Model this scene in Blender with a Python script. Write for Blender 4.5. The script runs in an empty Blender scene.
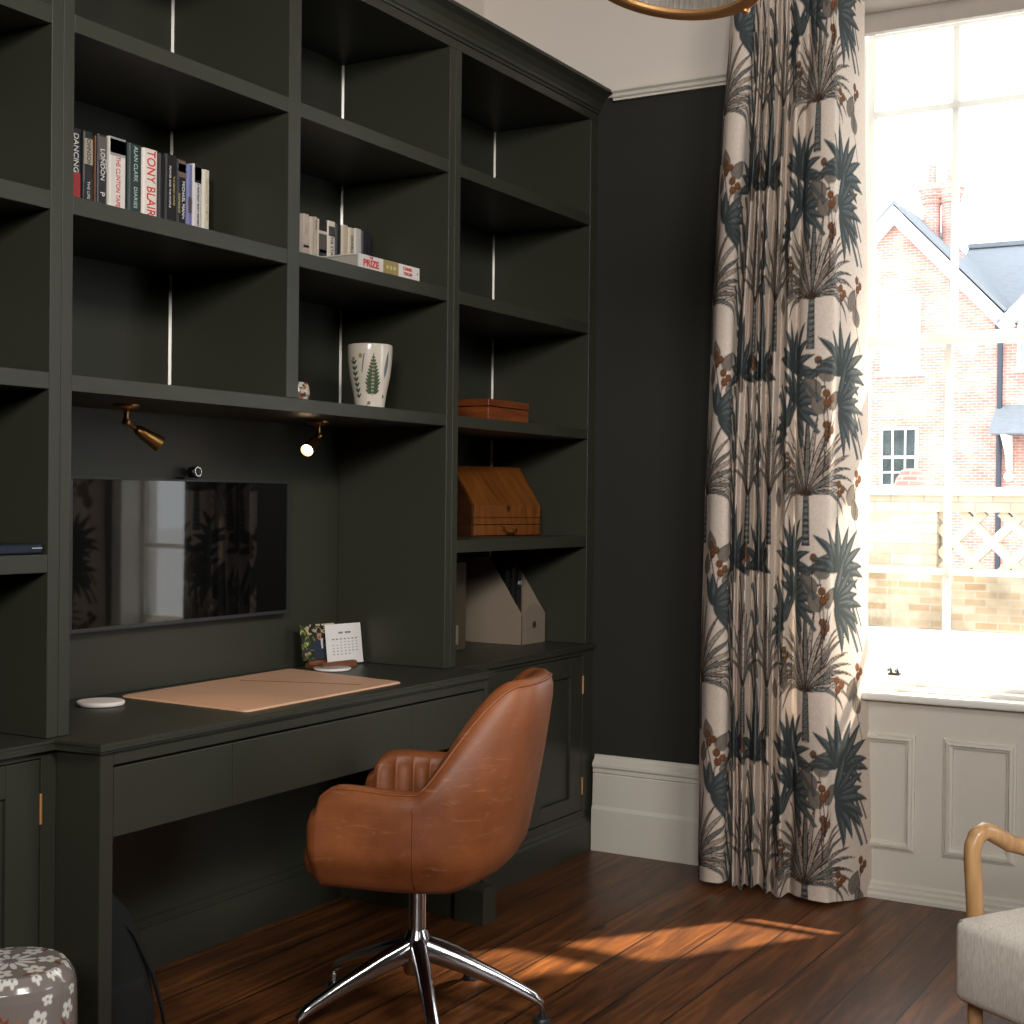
import bpy, bmesh, math, random
import numpy as np
from mathutils import Vector, Matrix
random.seed(7)
sc = bpy.context.scene
COL = sc.collection
PI = math.pi
R = math.radians

# ------------------------------------------------------------------ materials
def s2l(c):
    return tuple((x/255/12.92 if x/255 <= .04045 else ((x/255+.055)/1.055)**2.4) for x in c)

class NT:
    def __init__(s, name):
        s.m = bpy.data.materials.new(name); s.m.use_nodes = True
        s.t = s.m.node_tree; s.b = s.t.nodes['Principled BSDF']
    def n(s, typ, **kw):
        nd = s.t.nodes.new(typ)
        for k, v in kw.items():
            if k.startswith('i_'):
                key = k[2:]
                key = int(key) if key.isdigit() else key.replace('_', ' ')
                nd.inputs[key].default_value = v
            else: setattr(nd, k, v)
        return nd
    def l(s, a, b): s.t.links.new(a, b)

def mat(name, col, rough=.5, metal=0, var=.12, scale=8, bump=0, bscale=60, spec=.5, coat=0, stretch=(1, 1, 1), sheen=0):
    g = NT(name); b = g.b
    b.inputs['Roughness'].default_value = rough; b.inputs['Metallic'].default_value = metal
    b.inputs['Specular IOR Level'].default_value = spec
    b.inputs['Coat Weight'].default_value = coat
    if sheen: b.inputs['Sheen Weight'].default_value = sheen
    tc = g.n('ShaderNodeTexCoord'); mp = g.n('ShaderNodeMapping'); mp.inputs['Scale'].default_value = stretch
    g.l(tc.outputs['Object'], mp.inputs['Vector'])
    nz = g.n('ShaderNodeTexNoise', i_Scale=scale, i_Detail=5.0); g.l(mp.outputs[0], nz.inputs['Vector'])
    mx = g.n('ShaderNodeMixRGB'); mx.inputs[1].default_value = (*[c*(1-var) for c in col], 1); mx.inputs[2].default_value = (*[min(1, c*(1+var)) for c in col], 1)
    g.l(nz.outputs['Fac'], mx.inputs[0]); g.l(mx.outputs[0], b.inputs['Base Color'])
    if bump:
        n2 = g.n('ShaderNodeTexNoise', i_Scale=bscale, i_Detail=3.0); g.l(mp.outputs[0], n2.inputs['Vector'])
        bp = g.n('ShaderNodeBump', i_Strength=bump, i_Distance=.002); g.l(n2.outputs['Fac'], bp.inputs['Height']); g.l(bp.outputs[0], b.inputs['Normal'])
    return g.m

def vcol_mat(name, rough=.7, trans=0, spec=.3, coat=0, bump=0):
    g = NT(name); b = g.b
    a = g.n('ShaderNodeVertexColor', layer_name='Col'); g.l(a.outputs['Color'], b.inputs['Base Color'])
    b.inputs['Roughness'].default_value = rough; b.inputs['Specular IOR Level'].default_value = spec; b.inputs['Coat Weight'].default_value = coat
    if bump:
        tc = g.n('ShaderNodeTexCoord'); n2 = g.n('ShaderNodeTexNoise', i_Scale=900.0); g.l(tc.outputs['Object'], n2.inputs['Vector'])
        bp = g.n('ShaderNodeBump', i_Strength=bump, i_Distance=.001); g.l(n2.outputs['Fac'], bp.inputs['Height']); g.l(bp.outputs[0], b.inputs['Normal'])
    if trans:
        tr = g.n('ShaderNodeBsdfTranslucent'); g.l(a.outputs['Color'], tr.inputs['Color'])
        mx = g.n('ShaderNodeMixShader', i_0=trans); g.l(b.outputs[0], mx.inputs[1]); g.l(tr.outputs[0], mx.inputs[2])
        g.l(mx.outputs[0], g.t.nodes['Material Output'].inputs['Surface'])
    return g.m

def wood_mat(name, c1, c2, rough=.4, scale=(2, 30, 30), dist=3, coat=0):
    g = NT(name); b = g.b; b.inputs['Roughness'].default_value = rough; b.inputs['Coat Weight'].default_value = coat
    tc = g.n('ShaderNodeTexCoord'); mp = g.n('ShaderNodeMapping'); mp.inputs['Scale'].default_value = scale
    g.l(tc.outputs['Object'], mp.inputs['Vector'])
    nz = g.n('ShaderNodeTexNoise', i_Scale=1.5, i_Detail=6.0, i_Distortion=float(dist)*.3); g.l(mp.outputs[0], nz.inputs['Vector'])
    cr = g.n('ShaderNodeValToRGB'); cr.color_ramp.elements[0].position = .3; cr.color_ramp.elements[1].position = .7
    cr.color_ramp.elements[0].color = (*c1, 1); cr.color_ramp.elements[1].color = (*c2, 1)
    g.l(nz.outputs['Fac'], cr.inputs[0]); g.l(cr.outputs[0], b.inputs['Base Color'])
    return g.m

def brick_mat(name, c1, c2, mortar, w, h, msize=.012, rough=.9, var=.35):
    g = NT(name); b = g.b; b.inputs['Roughness'].default_value = rough; b.inputs['Specular IOR Level'].default_value = .1
    tc = g.n('ShaderNodeTexCoord'); sp = g.n('ShaderNodeSeparateXYZ'); cb = g.n('ShaderNodeCombineXYZ')
    g.l(tc.outputs['Object'], sp.inputs[0]); g.l(sp.outputs['Y'], cb.inputs['X']); g.l(sp.outputs['Z'], cb.inputs['Y'])
    nzv = g.n('ShaderNodeTexNoise', i_Scale=3.0); g.l(cb.outputs[0], nzv.inputs['Vector'])
    br = g.n('ShaderNodeTexBrick', i_Scale=1.0); br.inputs['Color1'].default_value = (*c1, 1); br.inputs['Color2'].default_value = (*c2, 1); br.inputs['Mortar'].default_value = (*mortar, 1)
    br.inputs['Brick Width'].default_value = w; br.inputs['Row Height'].default_value = h; br.inputs['Mortar Size'].default_value = msize
    g.l(cb.outputs[0], br.inputs['Vector'])
    nz = g.n('ShaderNodeTexNoise', i_Scale=1.6, i_Detail=6.0); g.l(cb.outputs[0], nz.inputs['Vector'])
    mx = g.n('ShaderNodeMixRGB', blend_type='MULTIPLY', i_0=1.0)
    cr = g.n('ShaderNodeValToRGB'); cr.color_ramp.elements[0].color = (1-var, 1-var, 1-var, 1); cr.color_ramp.elements[1].color = (1.0+var*.3,)*3+(1,)
    cr.color_ramp.elements[0].position = .35; cr.color_ramp.elements[1].position = .65
    g.l(nz.outputs['Fac'], cr.inputs[0]); g.l(br.outputs['Color'], mx.inputs[1]); g.l(cr.outputs[0], mx.inputs[2]); g.l(mx.outputs[0], b.inputs['Base Color'])
    return g.m

def floor_mat():
    g = NT('stained_boards'); b = g.b
    tc = g.n('ShaderNodeTexCoord'); sp = g.n('ShaderNodeSeparateXYZ'); g.l(tc.outputs['Object'], sp.inputs[0])
    def M(op, a, bb=None):
        m = g.n('ShaderNodeMath', operation=op)
        for i, v in enumerate((a, bb)):
            if v is None: continue
            if isinstance(v, (int, float)): m.inputs[i].default_value = v
            else: g.l(v, m.inputs[i])
        return m.outputs[0]
    SPC = .161
    q = M('DIVIDE', M('SUBTRACT', sp.outputs['Y'], .935-SPC*20), SPC)
    idx = M('FLOOR', q); fr = M('FRACT', q)
    wn = g.n('ShaderNodeTexWhiteNoise', noise_dimensions='1D'); g.l(idx, wn.inputs['W'])
    cb = g.n('ShaderNodeCombineXYZ')
    g.l(M('ADD', M('MULTIPLY', sp.outputs['X'], 1.3), M('MULTIPLY', idx, 7.31)), cb.inputs['X']); g.l(M('MULTIPLY', sp.outputs['Y'], 16), cb.inputs['Y'])
    nz = g.n('ShaderNodeTexNoise', i_Scale=1.6, i_Detail=8.0, i_Roughness=.65, i_Distortion=1.2); g.l(cb.outputs[0], nz.inputs['Vector'])
    cr = g.n('ShaderNodeValToRGB'); e = cr.color_ramp.elements
    e[0].position = .3; e[0].color = (.040, .0125, .0035, 1); e[1].position = .72; e[1].color = (.31, .105, .024, 1)
    x = e.new(.5); x.color = (.135, .045, .012, 1)
    g.l(nz.outputs['Fac'], cr.inputs[0])
    # worn patches
    n3 = g.n('ShaderNodeTexNoise', i_Scale=1.7, i_Detail=4.0); g.l(tc.outputs['Object'], n3.inputs['Vector'])
    hv = g.n('ShaderNodeMixRGB', blend_type='MULTIPLY', i_0=1.0); g.l(cr.outputs[0], hv.inputs[1])
    v = M('ADD', M('MULTIPLY', wn.outputs['Value'], .45), M('MULTIPLY', n3.outputs['Fac'], 1.05))
    g.l(v, hv.inputs[2])
    # knots
    vo = g.n('ShaderNodeTexVoronoi', i_Scale=1.0); c2 = g.n('ShaderNodeCombineXYZ')
    g.l(M('MULTIPLY', sp.outputs['X'], 2.2), c2.inputs['X']); g.l(M('MULTIPLY', sp.outputs['Y'], 5.2), c2.inputs['Y']); g.l(c2.outputs[0], vo.inputs['Vector'])
    kn = M('LESS_THAN', vo.outputs['Distance'], .075)
    km = g.n('ShaderNodeMixRGB'); km.inputs[2].default_value = (.012, .004, .0015, 1); g.l(M('MULTIPLY', kn, .75), km.inputs[0]); g.l(hv.outputs[0], km.inputs[1])
    gap = M('ADD', M('LESS_THAN', fr, .018), M('GREATER_THAN', fr, .985))
    gm = g.n('ShaderNodeMixRGB'); gm.inputs[2].default_value = (.003, .0015, .001, 1); g.l(gap, gm.inputs[0]); g.l(km.outputs[0], gm.inputs[1])
    g.l(gm.outputs[0], b.inputs['Base Color'])
    rr = M('ADD', .27, M('MULTIPLY', n3.outputs['Fac'], .22)); g.l(rr, b.inputs['Roughness'])
    b.inputs['Specular IOR Level'].default_value = .42
    h = M('SUBTRACT', M('MULTIPLY', nz.outputs['Fac'], .25), gap)
    bp = g.n('ShaderNodeBump', i_Strength=.35, i_Distance=.004); g.l(h, bp.inputs['Height']); g.l(bp.outputs[0], b.inputs['Normal'])
    return g.m

def leather_mat():
    g = NT('tan_leather'); b = g.b
    tc = g.n('ShaderNodeTexCoord')
    n1 = g.n('ShaderNodeTexNoise', i_Scale=5.0, i_Detail=6.0, i_Roughness=.6); g.l(tc.outputs['Object'], n1.inputs['Vector'])
    cr = g.n('ShaderNodeValToRGB'); e = cr.color_ramp.elements
    e[0].position = .3; e[0].color = (.135, .036, .010, 1); e[1].position = .75; e[1].color = (.30, .094, .030, 1)
    g.l(n1.outputs['Fac'], cr.inputs[0])
    # pale scuffs
    mp = g.n('ShaderNodeMapping'); mp.inputs['Scale'].default_value = (5, 5, 22); mp.inputs['Rotation'].default_value = (.25, .5, .2); g.l(tc.outputs['Object'], mp.inputs['Vector'])
    n2 = g.n('ShaderNodeTexNoise', i_Scale=2.2, i_Detail=8.0, i_Roughness=.7, i_Distortion=1.5); g.l(mp.outputs[0], n2.inputs['Vector'])
    c2 = g.n('ShaderNodeValToRGB'); c2.color_ramp.elements[0].position = .56; c2.color_ramp.elements[1].position = .76
    c2.color_ramp.elements[1].color = (.34, .34, .34, 1); g.l(n2.outputs['Fac'], c2.inputs[0])
    mx = g.n('ShaderNodeMixRGB'); mx.inputs[2].default_value = (.56, .30, .17, 1); g.l(c2.outputs[0], mx.inputs[0]); g.l(cr.outputs[0], mx.inputs[1])
    g.l(mx.outputs[0], b.inputs['Base Color']); b.inputs['Roughness'].default_value = .48; b.inputs['Specular IOR Level'].default_value = .45
    n3 = g.n('ShaderNodeTexNoise', i_Scale=220.0, i_Detail=2.0); g.l(tc.outputs['Object'], n3.inputs['Vector'])
    bp = g.n('ShaderNodeBump', i_Strength=.12, i_Distance=.002); g.l(n3.outputs['Fac'], bp.inputs['Height']); g.l(bp.outputs[0], b.inputs['Normal'])
    return g.m

def glass_mat():
    g = NT('window_glass'); t = g.n('ShaderNodeBsdfTransparent'); gl = g.n('ShaderNodeBsdfGlossy', i_Roughness=.02)
    mx = g.n('ShaderNodeMixShader', i_0=.05); g.l(t.outputs[0], mx.inputs[1]); g.l(gl.outputs[0], mx.inputs[2])
    g.l(mx.outputs[0], g.t.nodes['Material Output'].inputs['Surface']); return g.m

def emis_mat(name, col, st):
    g = NT(name); g.b.inputs['Emission Color'].default_value = (*col, 1); g.b.inputs['Emission Strength'].default_value = st
    g.b.inputs['Base Color'].default_value = (*col, 1); return g.m

def linen_mat():
    g = NT('oatmeal_linen'); b = g.b; b.inputs['Roughness'].default_value = .95; b.inputs['Specular IOR Level'].default_value = .1
    tc = g.n('ShaderNodeTexCoord'); w = []
    for rot in ((60, 400, 60), (400, 400, 40)):
        mp = g.n('ShaderNodeMapping'); mp.inputs['Scale'].default_value = rot; g.l(tc.outputs['Object'], mp.inputs['Vector'])
        n = g.n('ShaderNodeTexNoise', i_Scale=1.0, i_Detail=2.0); g.l(mp.outputs[0], n.inputs['Vector']); w.append(n)
    mx = g.n('ShaderNodeMixRGB', i_0=.5); g.l(w[0].outputs['Fac'], mx.inputs[1]); g.l(w[1].outputs['Fac'], mx.inputs[2])
    cr = g.n('ShaderNodeValToRGB'); cr.color_ramp.elements[0].position = .35; cr.color_ramp.elements[1].position = .65
    cr.color_ramp.elements[0].color = (.66, .60, .52, 1); cr.color_ramp.elements[1].color = (.88, .83, .76, 1); g.l(mx.outputs[0], cr.inputs[0])
    g.l(cr.outputs[0], b.inputs['Base Color'])
    bp = g.n('ShaderNodeBump', i_Strength=.3, i_Distance=.001); g.l(mx.outputs[0], bp.inputs['Height']); g.l(bp.outputs[0], b.inputs['Normal'])
    return g.m

PAINT = mat('dark_green_paint', (.0300, .0308, .0212), rough=.42, var=.06, scale=3, bump=.05, bscale=40, spec=.38)
PAINT_W = mat('dark_green_wall_paint', (.0200, .0205, .0175), rough=.75, var=.08, scale=2, bump=.05, spec=.3)
WHITE = mat('off_white_joinery', (.62, .585, .52), rough=.42, var=.04, scale=3, bump=.05, bscale=30)
WHITEW = mat('off_white_wall', (.66, .60, .545), rough=.85, var=.03, scale=2, bump=.05)
WHITES = mat('white_sash_paint', (.80, .78, .73), rough=.4, var=.03)
def _sheer(m, fac, col):
    t_ = m.node_tree; tr = t_.nodes.new('ShaderNodeBsdfTranslucent'); tr.inputs[0].default_value = (*col, 1)
    mx = t_.nodes.new('ShaderNodeMixShader'); mx.inputs[0].default_value = fac
    t_.links.new(t_.nodes['Principled BSDF'].outputs[0], mx.inputs[1]); t_.links.new(tr.outputs[0], mx.inputs[2]); t_.links.new(mx.outputs[0], t_.nodes['Material Output'].inputs[0])
SASHM = mat('bloom_glazing_bar', (.80, .78, .73), rough=.4, var=.03); _sheer(SASHM, .45, (.9, .89, .85))  # translucent mix makes the bars glow, imitating lens bloom against the sky
TAUPE = mat('taupe_blind', (.42, .37, .33), rough=.8, var=.1, scale=20, bump=.1)
FLOOR = floor_mat(); LEATHER = leather_mat(); GLASS = glass_mat(); LINEN = linen_mat()
CHROME = mat('polished_aluminium', (.62, .62, .64), rough=.16, metal=1, var=.04)
BRASS = mat('aged_brass', (.42, .22, .075), rough=.3, metal=1, var=.12)
BRASSL = mat('bright_brass', (.78, .43, .18), rough=.42, metal=.85, var=.08)
BLACK = mat('black_plastic', (.006, .006, .007), rough=.35, var=.1)
BLACKF = mat('black_fabric', (.0032, .0034, .004), rough=.9, var=.3, bump=.3, bscale=300)
BEZEL = mat('dark_grey_metal', (.05, .053, .058), rough=.4, metal=.6, var=.05)
SCREEN = mat('black_screen', (.002, .002, .002), rough=.03, var=.0, spec=.5)
STRIPM = mat('silvery_strip', (.50, .48, .45), rough=.35, var=.25, scale=300, metal=.3)
MATLE = mat('natural_leather_mat', (.62, .36, .225), rough=.5, var=.1, scale=6, bump=.08, bscale=200)
MATLE2 = mat('natural_leather_edge', (.72, .45, .28), rough=.5, var=.1, scale=6)
PUCK = mat('white_silicone', (.74, .68, .65), rough=.5, var=.03)
PUCK2 = mat('grey_glass_top', (.48, .49, .48), rough=.12, var=.05)
MAHOG = wood_mat('mahogany', (.085, .018, .005), (.20, .052, .012), rough=.35, scale=(3, 3, 22))
OAKORANGE = wood_mat('orange_oak', (.075, .021, .004), (.19, .062, .011), rough=.33, scale=(30, 3, 3), dist=5)
OAKDARK = wood_mat('dark_oak', (.025, .007, .002), (.06, .018, .004), rough=.35, scale=(3, 3, 22))
WALNUT = wood_mat('walnut', (.10, .03, .012), (.19, .065, .026), rough=.5)
PALEWOOD = wood_mat('pale_ash_wood', (.44, .235, .095), (.62, .37, .17), rough=.38, scale=(30, 30, 3), coat=.2)
BEIGEB = mat('beige_card', (.21, .163, .118), rough=.8, var=.04)
TANCARD = mat('brown_card', (.06, .04, .02), rough=.8, var=.15)
GREYC = mat('pale_grey_card', (.40, .42, .45), rough=.7)
NAVY = mat('dark_navy', (.006, .008, .020), rough=.3, var=.3)
PAPER = mat('page_paper', (.52, .47, .40), rough=.9, var=.15, scale=3, stretch=(1, 1, 300))
RODG = mat('clear_glass_rods', (.85, .82, .78), rough=.12, var=.05, spec=.8)
RED = mat('red_lettering', (.58, .03, .025), rough=.6, var=.02)
INKW = mat('white_lettering', (.70, .68, .64), rough=.6, var=.02)
INKB = mat('black_lettering', (.012, .012, .013), rough=.6, var=.02)
INKG = mat('gold_lettering', (.52, .40, .18), rough=.5, var=.02)
INKT = mat('pale_green_lettering', (.38, .46, .40), rough=.5, var=.02)
_sheer(RODG, .4, (.9, .88, .85))
BULB = emis_mat('lit_lamp_lens', (1.0, .72, .42), 14)
DARKV = mat('dark_void', (.002, .002, .002), rough=.9)

# ------------------------------------------------------------------ mesh helpers
class B:
    def __init__(s): s.bm = bmesh.new()
    def box(s, x0, x1, y0, y1, z0, z1, bev=0, seg=2, M=None):
        r = bmesh.ops.create_cube(s.bm, size=1); vs = r['verts']
        bmesh.ops.scale(s.bm, vec=(abs(x1-x0), abs(y1-y0), abs(z1-z0)), verts=vs)
        bmesh.ops.translate(s.bm, vec=((x0+x1)/2, (y0+y1)/2, (z0+z1)/2), verts=vs)
        if bev:
            ed = list({e for v in vs for e in v.link_edges})
            r2 = bmesh.ops.bevel(s.bm, geom=ed, offset=bev, segments=seg, affect='EDGES', profile=.5)
            vs = list({v for f in r2['faces'] for v in f.verts} | {v for v in vs if v.is_valid})
        if M is not None: bmesh.ops.transform(s.bm, matrix=M, verts=[v for v in vs if v.is_valid])
        return s
    def prism(s, pts, axis, a, b, M=None):
        """extrude a closed 2D outline; axis 'X': pts are (y,z); 'Y': (x,z); 'Z': (x,y)"""
        def P(p, t): return {'X': (t, p[0], p[1]), 'Y': (p[0], t, p[1]), 'Z': (p[0], p[1], t)}[axis]
        v0 = [s.bm.verts.new(P(p, a)) for p in pts]; v1 = [s.bm.verts.new(P(p, b)) for p in pts]
        n = len(pts); s.bm.faces.new(v0); s.bm.faces.new(v1[::-1])
        for i in range(n): s.bm.faces.new((v0[i], v0[(i+1) % n], v1[(i+1) % n], v1[i]))
        if M is not None: bmesh.ops.transform(s.bm, matrix=M, verts=v0+v1)
        return s
    def ring(s, prof, y0, y1, z0, z1):
        """mitred rectangular frame on an X plane; prof: (inset, x)"""
        L = [[s.bm.verts.new(p) for p in ((x, y0+q, z0+q), (x, y1-q, z0+q), (x, y1-q, z1-q), (x, y0+q, z1-q))] for q, x in prof]
        for a, b in zip(L, L[1:]):
            for k in range(4): s.bm.faces.new((a[k], a[(k+1) % 4], b[(k+1) % 4], b[k]))
        return s
    def tube(s, pts, r, n=10, cap=True, flat=1.0):
        pts = [Vector(p) for p in pts]; rings = []
        rs = r if isinstance(r, (list, tuple)) else [r]*len(pts)
        up = None
        for i, p in enumerate(pts):
            d = (pts[min(i+1, len(pts)-1)]-pts[max(i-1, 0)]).normalized()
            if up is None:
                up = Vector((0, 0, 1)) if abs(d.z) < .9 else Vector((1, 0, 0))
            a = d.cross(up).normalized(); bb = a.cross(d).normalized(); up = bb
            rings.append([s.bm.verts.new(p+(a*math.cos(2*PI*k/n)+bb*flat*math.sin(2*PI*k/n))*rs[i]) for k in range(n)])
        for q, w in zip(rings, rings[1:]):
            for k in range(n): s.bm.faces.new((q[k], q[(k+1) % n], w[(k+1) % n], w[k]))
        if cap: s.bm.faces.new(rings[0][::-1]); s.bm.faces.new(rings[-1])
        return s
    def lathe(s, prof, c=(0, 0, 0), n=32, M=None, cap=True):
        rings = []; av = []
        for r, z in prof:
            rings.append([s.bm.verts.new((c[0]+r*math.cos(2*PI*k/n), c[1]+r*math.sin(2*PI*k/n), c[2]+z)) for k in range(n)]); av += rings[-1]
        for q, w in zip(rings, rings[1:]):
            for k in range(n): s.bm.faces.new((q[k], q[(k+1) % n], w[(k+1) % n], w[k]))
        if cap: s.bm.faces.new(rings[0][::-1]); s.bm.faces.new(rings[-1])
        if M is not None: bmesh.ops.transform(s.bm, matrix=M, verts=av)
        return s
    def make(s, name, m, parent=None, smooth=None):
        bmesh.ops.recalc_face_normals(s.bm, faces=s.bm.faces)
        me = bpy.data.meshes.new(name); s.bm.to_mesh(me); s.bm.free()
        me.materials.append(m)
        o = bpy.data.objects.new(name, me); COL.objects.link(o)
        if parent is not None:
            o.parent = parent; o.matrix_parent_inverse = parent_inv(parent)
        if smooth is not None:
            me.polygons.foreach_set('use_smooth', [True]*len(me.polygons))
            if smooth < 180:
                try: me.set_sharp_from_angle(angle=R(smooth))
                except Exception: pass
        return o

def wm(o):
    m = Matrix.LocRotScale(o.location, o.rotation_euler, o.scale)
    return (wm(o.parent) @ o.matrix_parent_inverse @ m) if o.parent else m
def parent_inv(p): return wm(p).inverted()

def tag(o, label, cat, group=None):
    o['label'] = label; o['category'] = cat
    if group: o['group'] = group
    return o
def thing(name, label, cat, loc, group=None):
    o = bpy.data.objects.new(name, None); COL.objects.link(o); o.location = loc; o.empty_display_size = .05
    return tag(o, label, cat, group)
def struct(o): o['kind'] = 'structure'; return o
def box(name, m, d, parent=None, bev=.002):
    return B().box(*d, bev=bev).make(name, m, parent)

def grid_mesh(name, V, C, m, parent=None, wrap=False, smooth=True):
    """V: (nr,nc,3) positions, C: (nr,nc,3) linear colours"""
    nr, nc = V.shape[:2]
    i = np.arange(nr-1)[:, None]*nc; j = np.arange(nc if wrap else nc-1)[None]
    j2 = (j+1) % nc
    F = np.stack([i+j, i+j2, i+nc+j2, i+nc+j], -1).reshape(-1, 4)
    me = bpy.data.meshes.new(name); nf = len(F)
    me.vertices.add(nr*nc); me.vertices.foreach_set('co', V.reshape(-1).astype(np.float32))
    me.loops.add(nf*4); me.loops.foreach_set('vertex_index', F.reshape(-1).astype(np.int32))
    me.polygons.add(nf); me.polygons.foreach_set('loop_start', np.arange(0, nf*4, 4, dtype=np.int32))
    me.polygons.foreach_set('use_smooth', np.full(nf, smooth))
    me.update(calc_edges=True); me.validate()
    if C is not None:
        at = me.color_attributes.new('Col', 'FLOAT_COLOR', 'POINT')
        A = np.ones((nr*nc, 4), np.float32); A[:, :3] = C.reshape(-1, 3); at.data.foreach_set('color', A.reshape(-1))
    me.materials.append(m)
    o = bpy.data.objects.new(name, me); COL.objects.link(o)
    if parent is not None: o.parent = parent; o.matrix_parent_inverse = parent_inv(parent)
    return o

# --------------------------------------------------- pattern raster (surface patterns drawn in material space)
class Art:
    def __init__(s, w, h, res, bg):
        s.res = res; s.nx = int(w/res)+1; s.ny = int(h/res)+1
        s.im = np.empty((s.ny, s.nx, 3)); s.im[:] = bg
    def poly(s, pts, col, a=1.0):
        p = np.array(pts, float)/s.res
        x0, y0 = np.floor(p.min(0)).astype(int)-1; x1, y1 = np.ceil(p.max(0)).astype(int)+2
        x0, y0 = max(x0, 0), max(y0, 0); x1, y1 = min(x1, s.nx), min(y1, s.ny)
        if x1 <= x0 or y1 <= y0: return
        cov = np.zeros((y1-y0, x1-x0))
        q = np.roll(p, -1, 0)
        for sx, sy in ((-.25, -.25), (.25, -.25), (-.25, .25), (.25, .25)):
            X, Y = np.meshgrid(np.arange(x0, x1)+sx, np.arange(y0, y1)+sy)
            ins = np.zeros(X.shape, bool)
            for (ax, ay), (bx, by) in zip(p, q):
                if ay == by: continue
                ins ^= ((ay > Y) != (by > Y)) & (X < (bx-ax)*(Y-ay)/(by-ay)+ax)
            cov += ins
        cov = (cov/4*a)[..., None]
        s.im[y0:y1, x0:x1] = s.im[y0:y1, x0:x1]*(1-cov)+np.array(col)*cov
    def ell(s, c, rx, ry, col, rot=0, a=1.0, n=18):
        t = np.linspace(0, 2*PI, n, endpoint=False); x, y = rx*np.cos(t), ry*np.sin(t)
        s.poly(np.c_[c[0]+x*math.cos(rot)-y*math.sin(rot), c[1]+x*math.sin(rot)+y*math.cos(rot)], col, a)
    def leaf(s, sp, w, col, a=1.0, prof=None):
        """sp: spine points; w: max half width; tapered outline"""
        sp = np.array(sp, float); n = len(sp); d = np.gradient(sp, axis=0); d /= np.linalg.norm(d, axis=1)[:, None]+1e-9
        nrm = np.c_[-d[:, 1], d[:, 0]]; t = np.linspace(0, 1, n)
        pr = np.sin(PI*t**.75)**.8 if prof is None else np.interp(t, *prof)
        pr = np.maximum(pr, .04)*w
        s.poly(np.r_[sp+nrm*pr[:, None], (sp-nrm*pr[:, None])[::-1]], col, a)
    def stroke(s, sp, w, col, a=1.0): s.leaf(sp, w/2, col, a, prof=((0, 1), (1, 1)))
    def sample(s, u, v):
        x = np.clip(u/s.res, 0, s.nx-1.001); y = np.clip(v/s.res, 0, s.ny-1.001)
        xi, yi = x.astype(int), y.astype(int); fx, fy = (x-xi)[..., None], (y-yi)[..., None]; I = s.im
        return (I[yi, xi]*(1-fx)+I[yi, xi+1]*fx)*(1-fy)+(I[yi+1, xi]*(1-fx)+I[yi+1, xi+1]*fx)*fy

def arc(p, ang, L, bend, n=12):
    """curved spine: start p, heading ang (0 = up, + = right), length L, total bend"""
    out = [p]; x, y = p
    for i in range(n-1):
        a = ang+bend*(i/(n-1))**1.2
        x += math.sin(a)*L/(n-1); y += math.cos(a)*L/(n-1); out.append((x, y))
    return out

def text_mesh(body, size, m, parent, M, name='lettering', sx=1.0, bold=.0, depth=.0006, align='CENTER', maxlen=None):
    cu = bpy.data.curves.new('txt', 'FONT'); cu.body = body; cu.size = size; cu.extrude = depth; cu.offset = bold
    cu.align_x = align; cu.align_y = 'CENTER'; cu.resolution_u = 3
    t = bpy.data.objects.new('txt', cu); COL.objects.link(t)
    bpy.context.view_layer.update()
    dg = bpy.context.evaluated_depsgraph_get()
    me = bpy.data.meshes.new_from_object(t.evaluated_get(dg)); me.name = name
    bpy.data.objects.remove(t); me.materials.clear(); me.materials.append(m)
    if maxlen and len(me.vertices):
        w_ = max(abs(v.co.x) for v in me.vertices)*2*sx
        if w_ > maxlen: sx *= maxlen/w_
    me.transform(M @ Matrix.Diagonal((sx, 1, 1, 1)))
    o = bpy.data.objects.new(name, me); COL.objects.link(o)
    if parent is not None: o.parent = parent; o.matrix_parent_inverse = parent_inv(parent)
    return o

# ------------------------------------------------------------------ key dimensions (metres)
W = 4.662                                  # window wall plane
YF, YC, YD, YB = 2.368, 2.352, 2.218, 2.773
ZT, ZTB = .7458, .7252
XA, XG, XB_, XM1, XM2, XC, XS, XD, XE = 2.124, 2.1549, 2.1857, 2.905, 2.9535, 3.6676, 3.7005, 3.7326, 4.6043
SH = [(2.2535, 2.2918), (1.864, 1.903), (1.485, 1.5209)]; S4 = (1.0975, 1.1365)
ZTOP = 2.6353
CEIL = 3.35

# ------------------------------------------------------------------ room shell
struct(box('floor', FLOOR, (-2.6, W+.15, -3.1, 2.95, -.1, 0), bev=0))
struct(box('ceiling', WHITEW, (-2.6, W+.15, -3.1, 2.95, CEIL, CEIL+.1), bev=0))
struct(box('wall_left', WHITEW, (-2.6, W+.12, 2.86, 2.95, 0, CEIL), bev=0))
struct(box('wall_back', PAINT_W, (-2.7, -2.6, -3.1, 2.95, 0, CEIL), bev=0))
struct(box('wall_front', PAINT_W, (-2.6, W+.12, -3.2, -3.1, 0, CEIL), bev=0))
WY0, WY1 = .77, 1.44                      # window opening
wall = B()
for y0, y1, z0, z1 in ((WY1, 2.86, 0, 2.72), (-3.1, WY0, 0, 2.72)): wall.box(W, W+.12, y0, y1, z0, z1)
struct(wall.make('wall_right', PAINT_W))
up = B()
for y0, y1, z0, z1 in ((WY1, 2.86, 2.72, CEIL), (-3.1, WY0, 2.72, CEIL), (WY0, WY1, 2.90, CEIL)): up.box(W, W+.12, y0, y1, z0, z1)
struct(up.make('wall_right_upper', WHITEW))
def profile_strip(name, prof, m, y0, y1):
    """prof: (distance from wall, z)"""
    return struct(B().prism([(W-d, z) for d, z in prof], 'Y', y0, y1).make(name, m))
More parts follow.
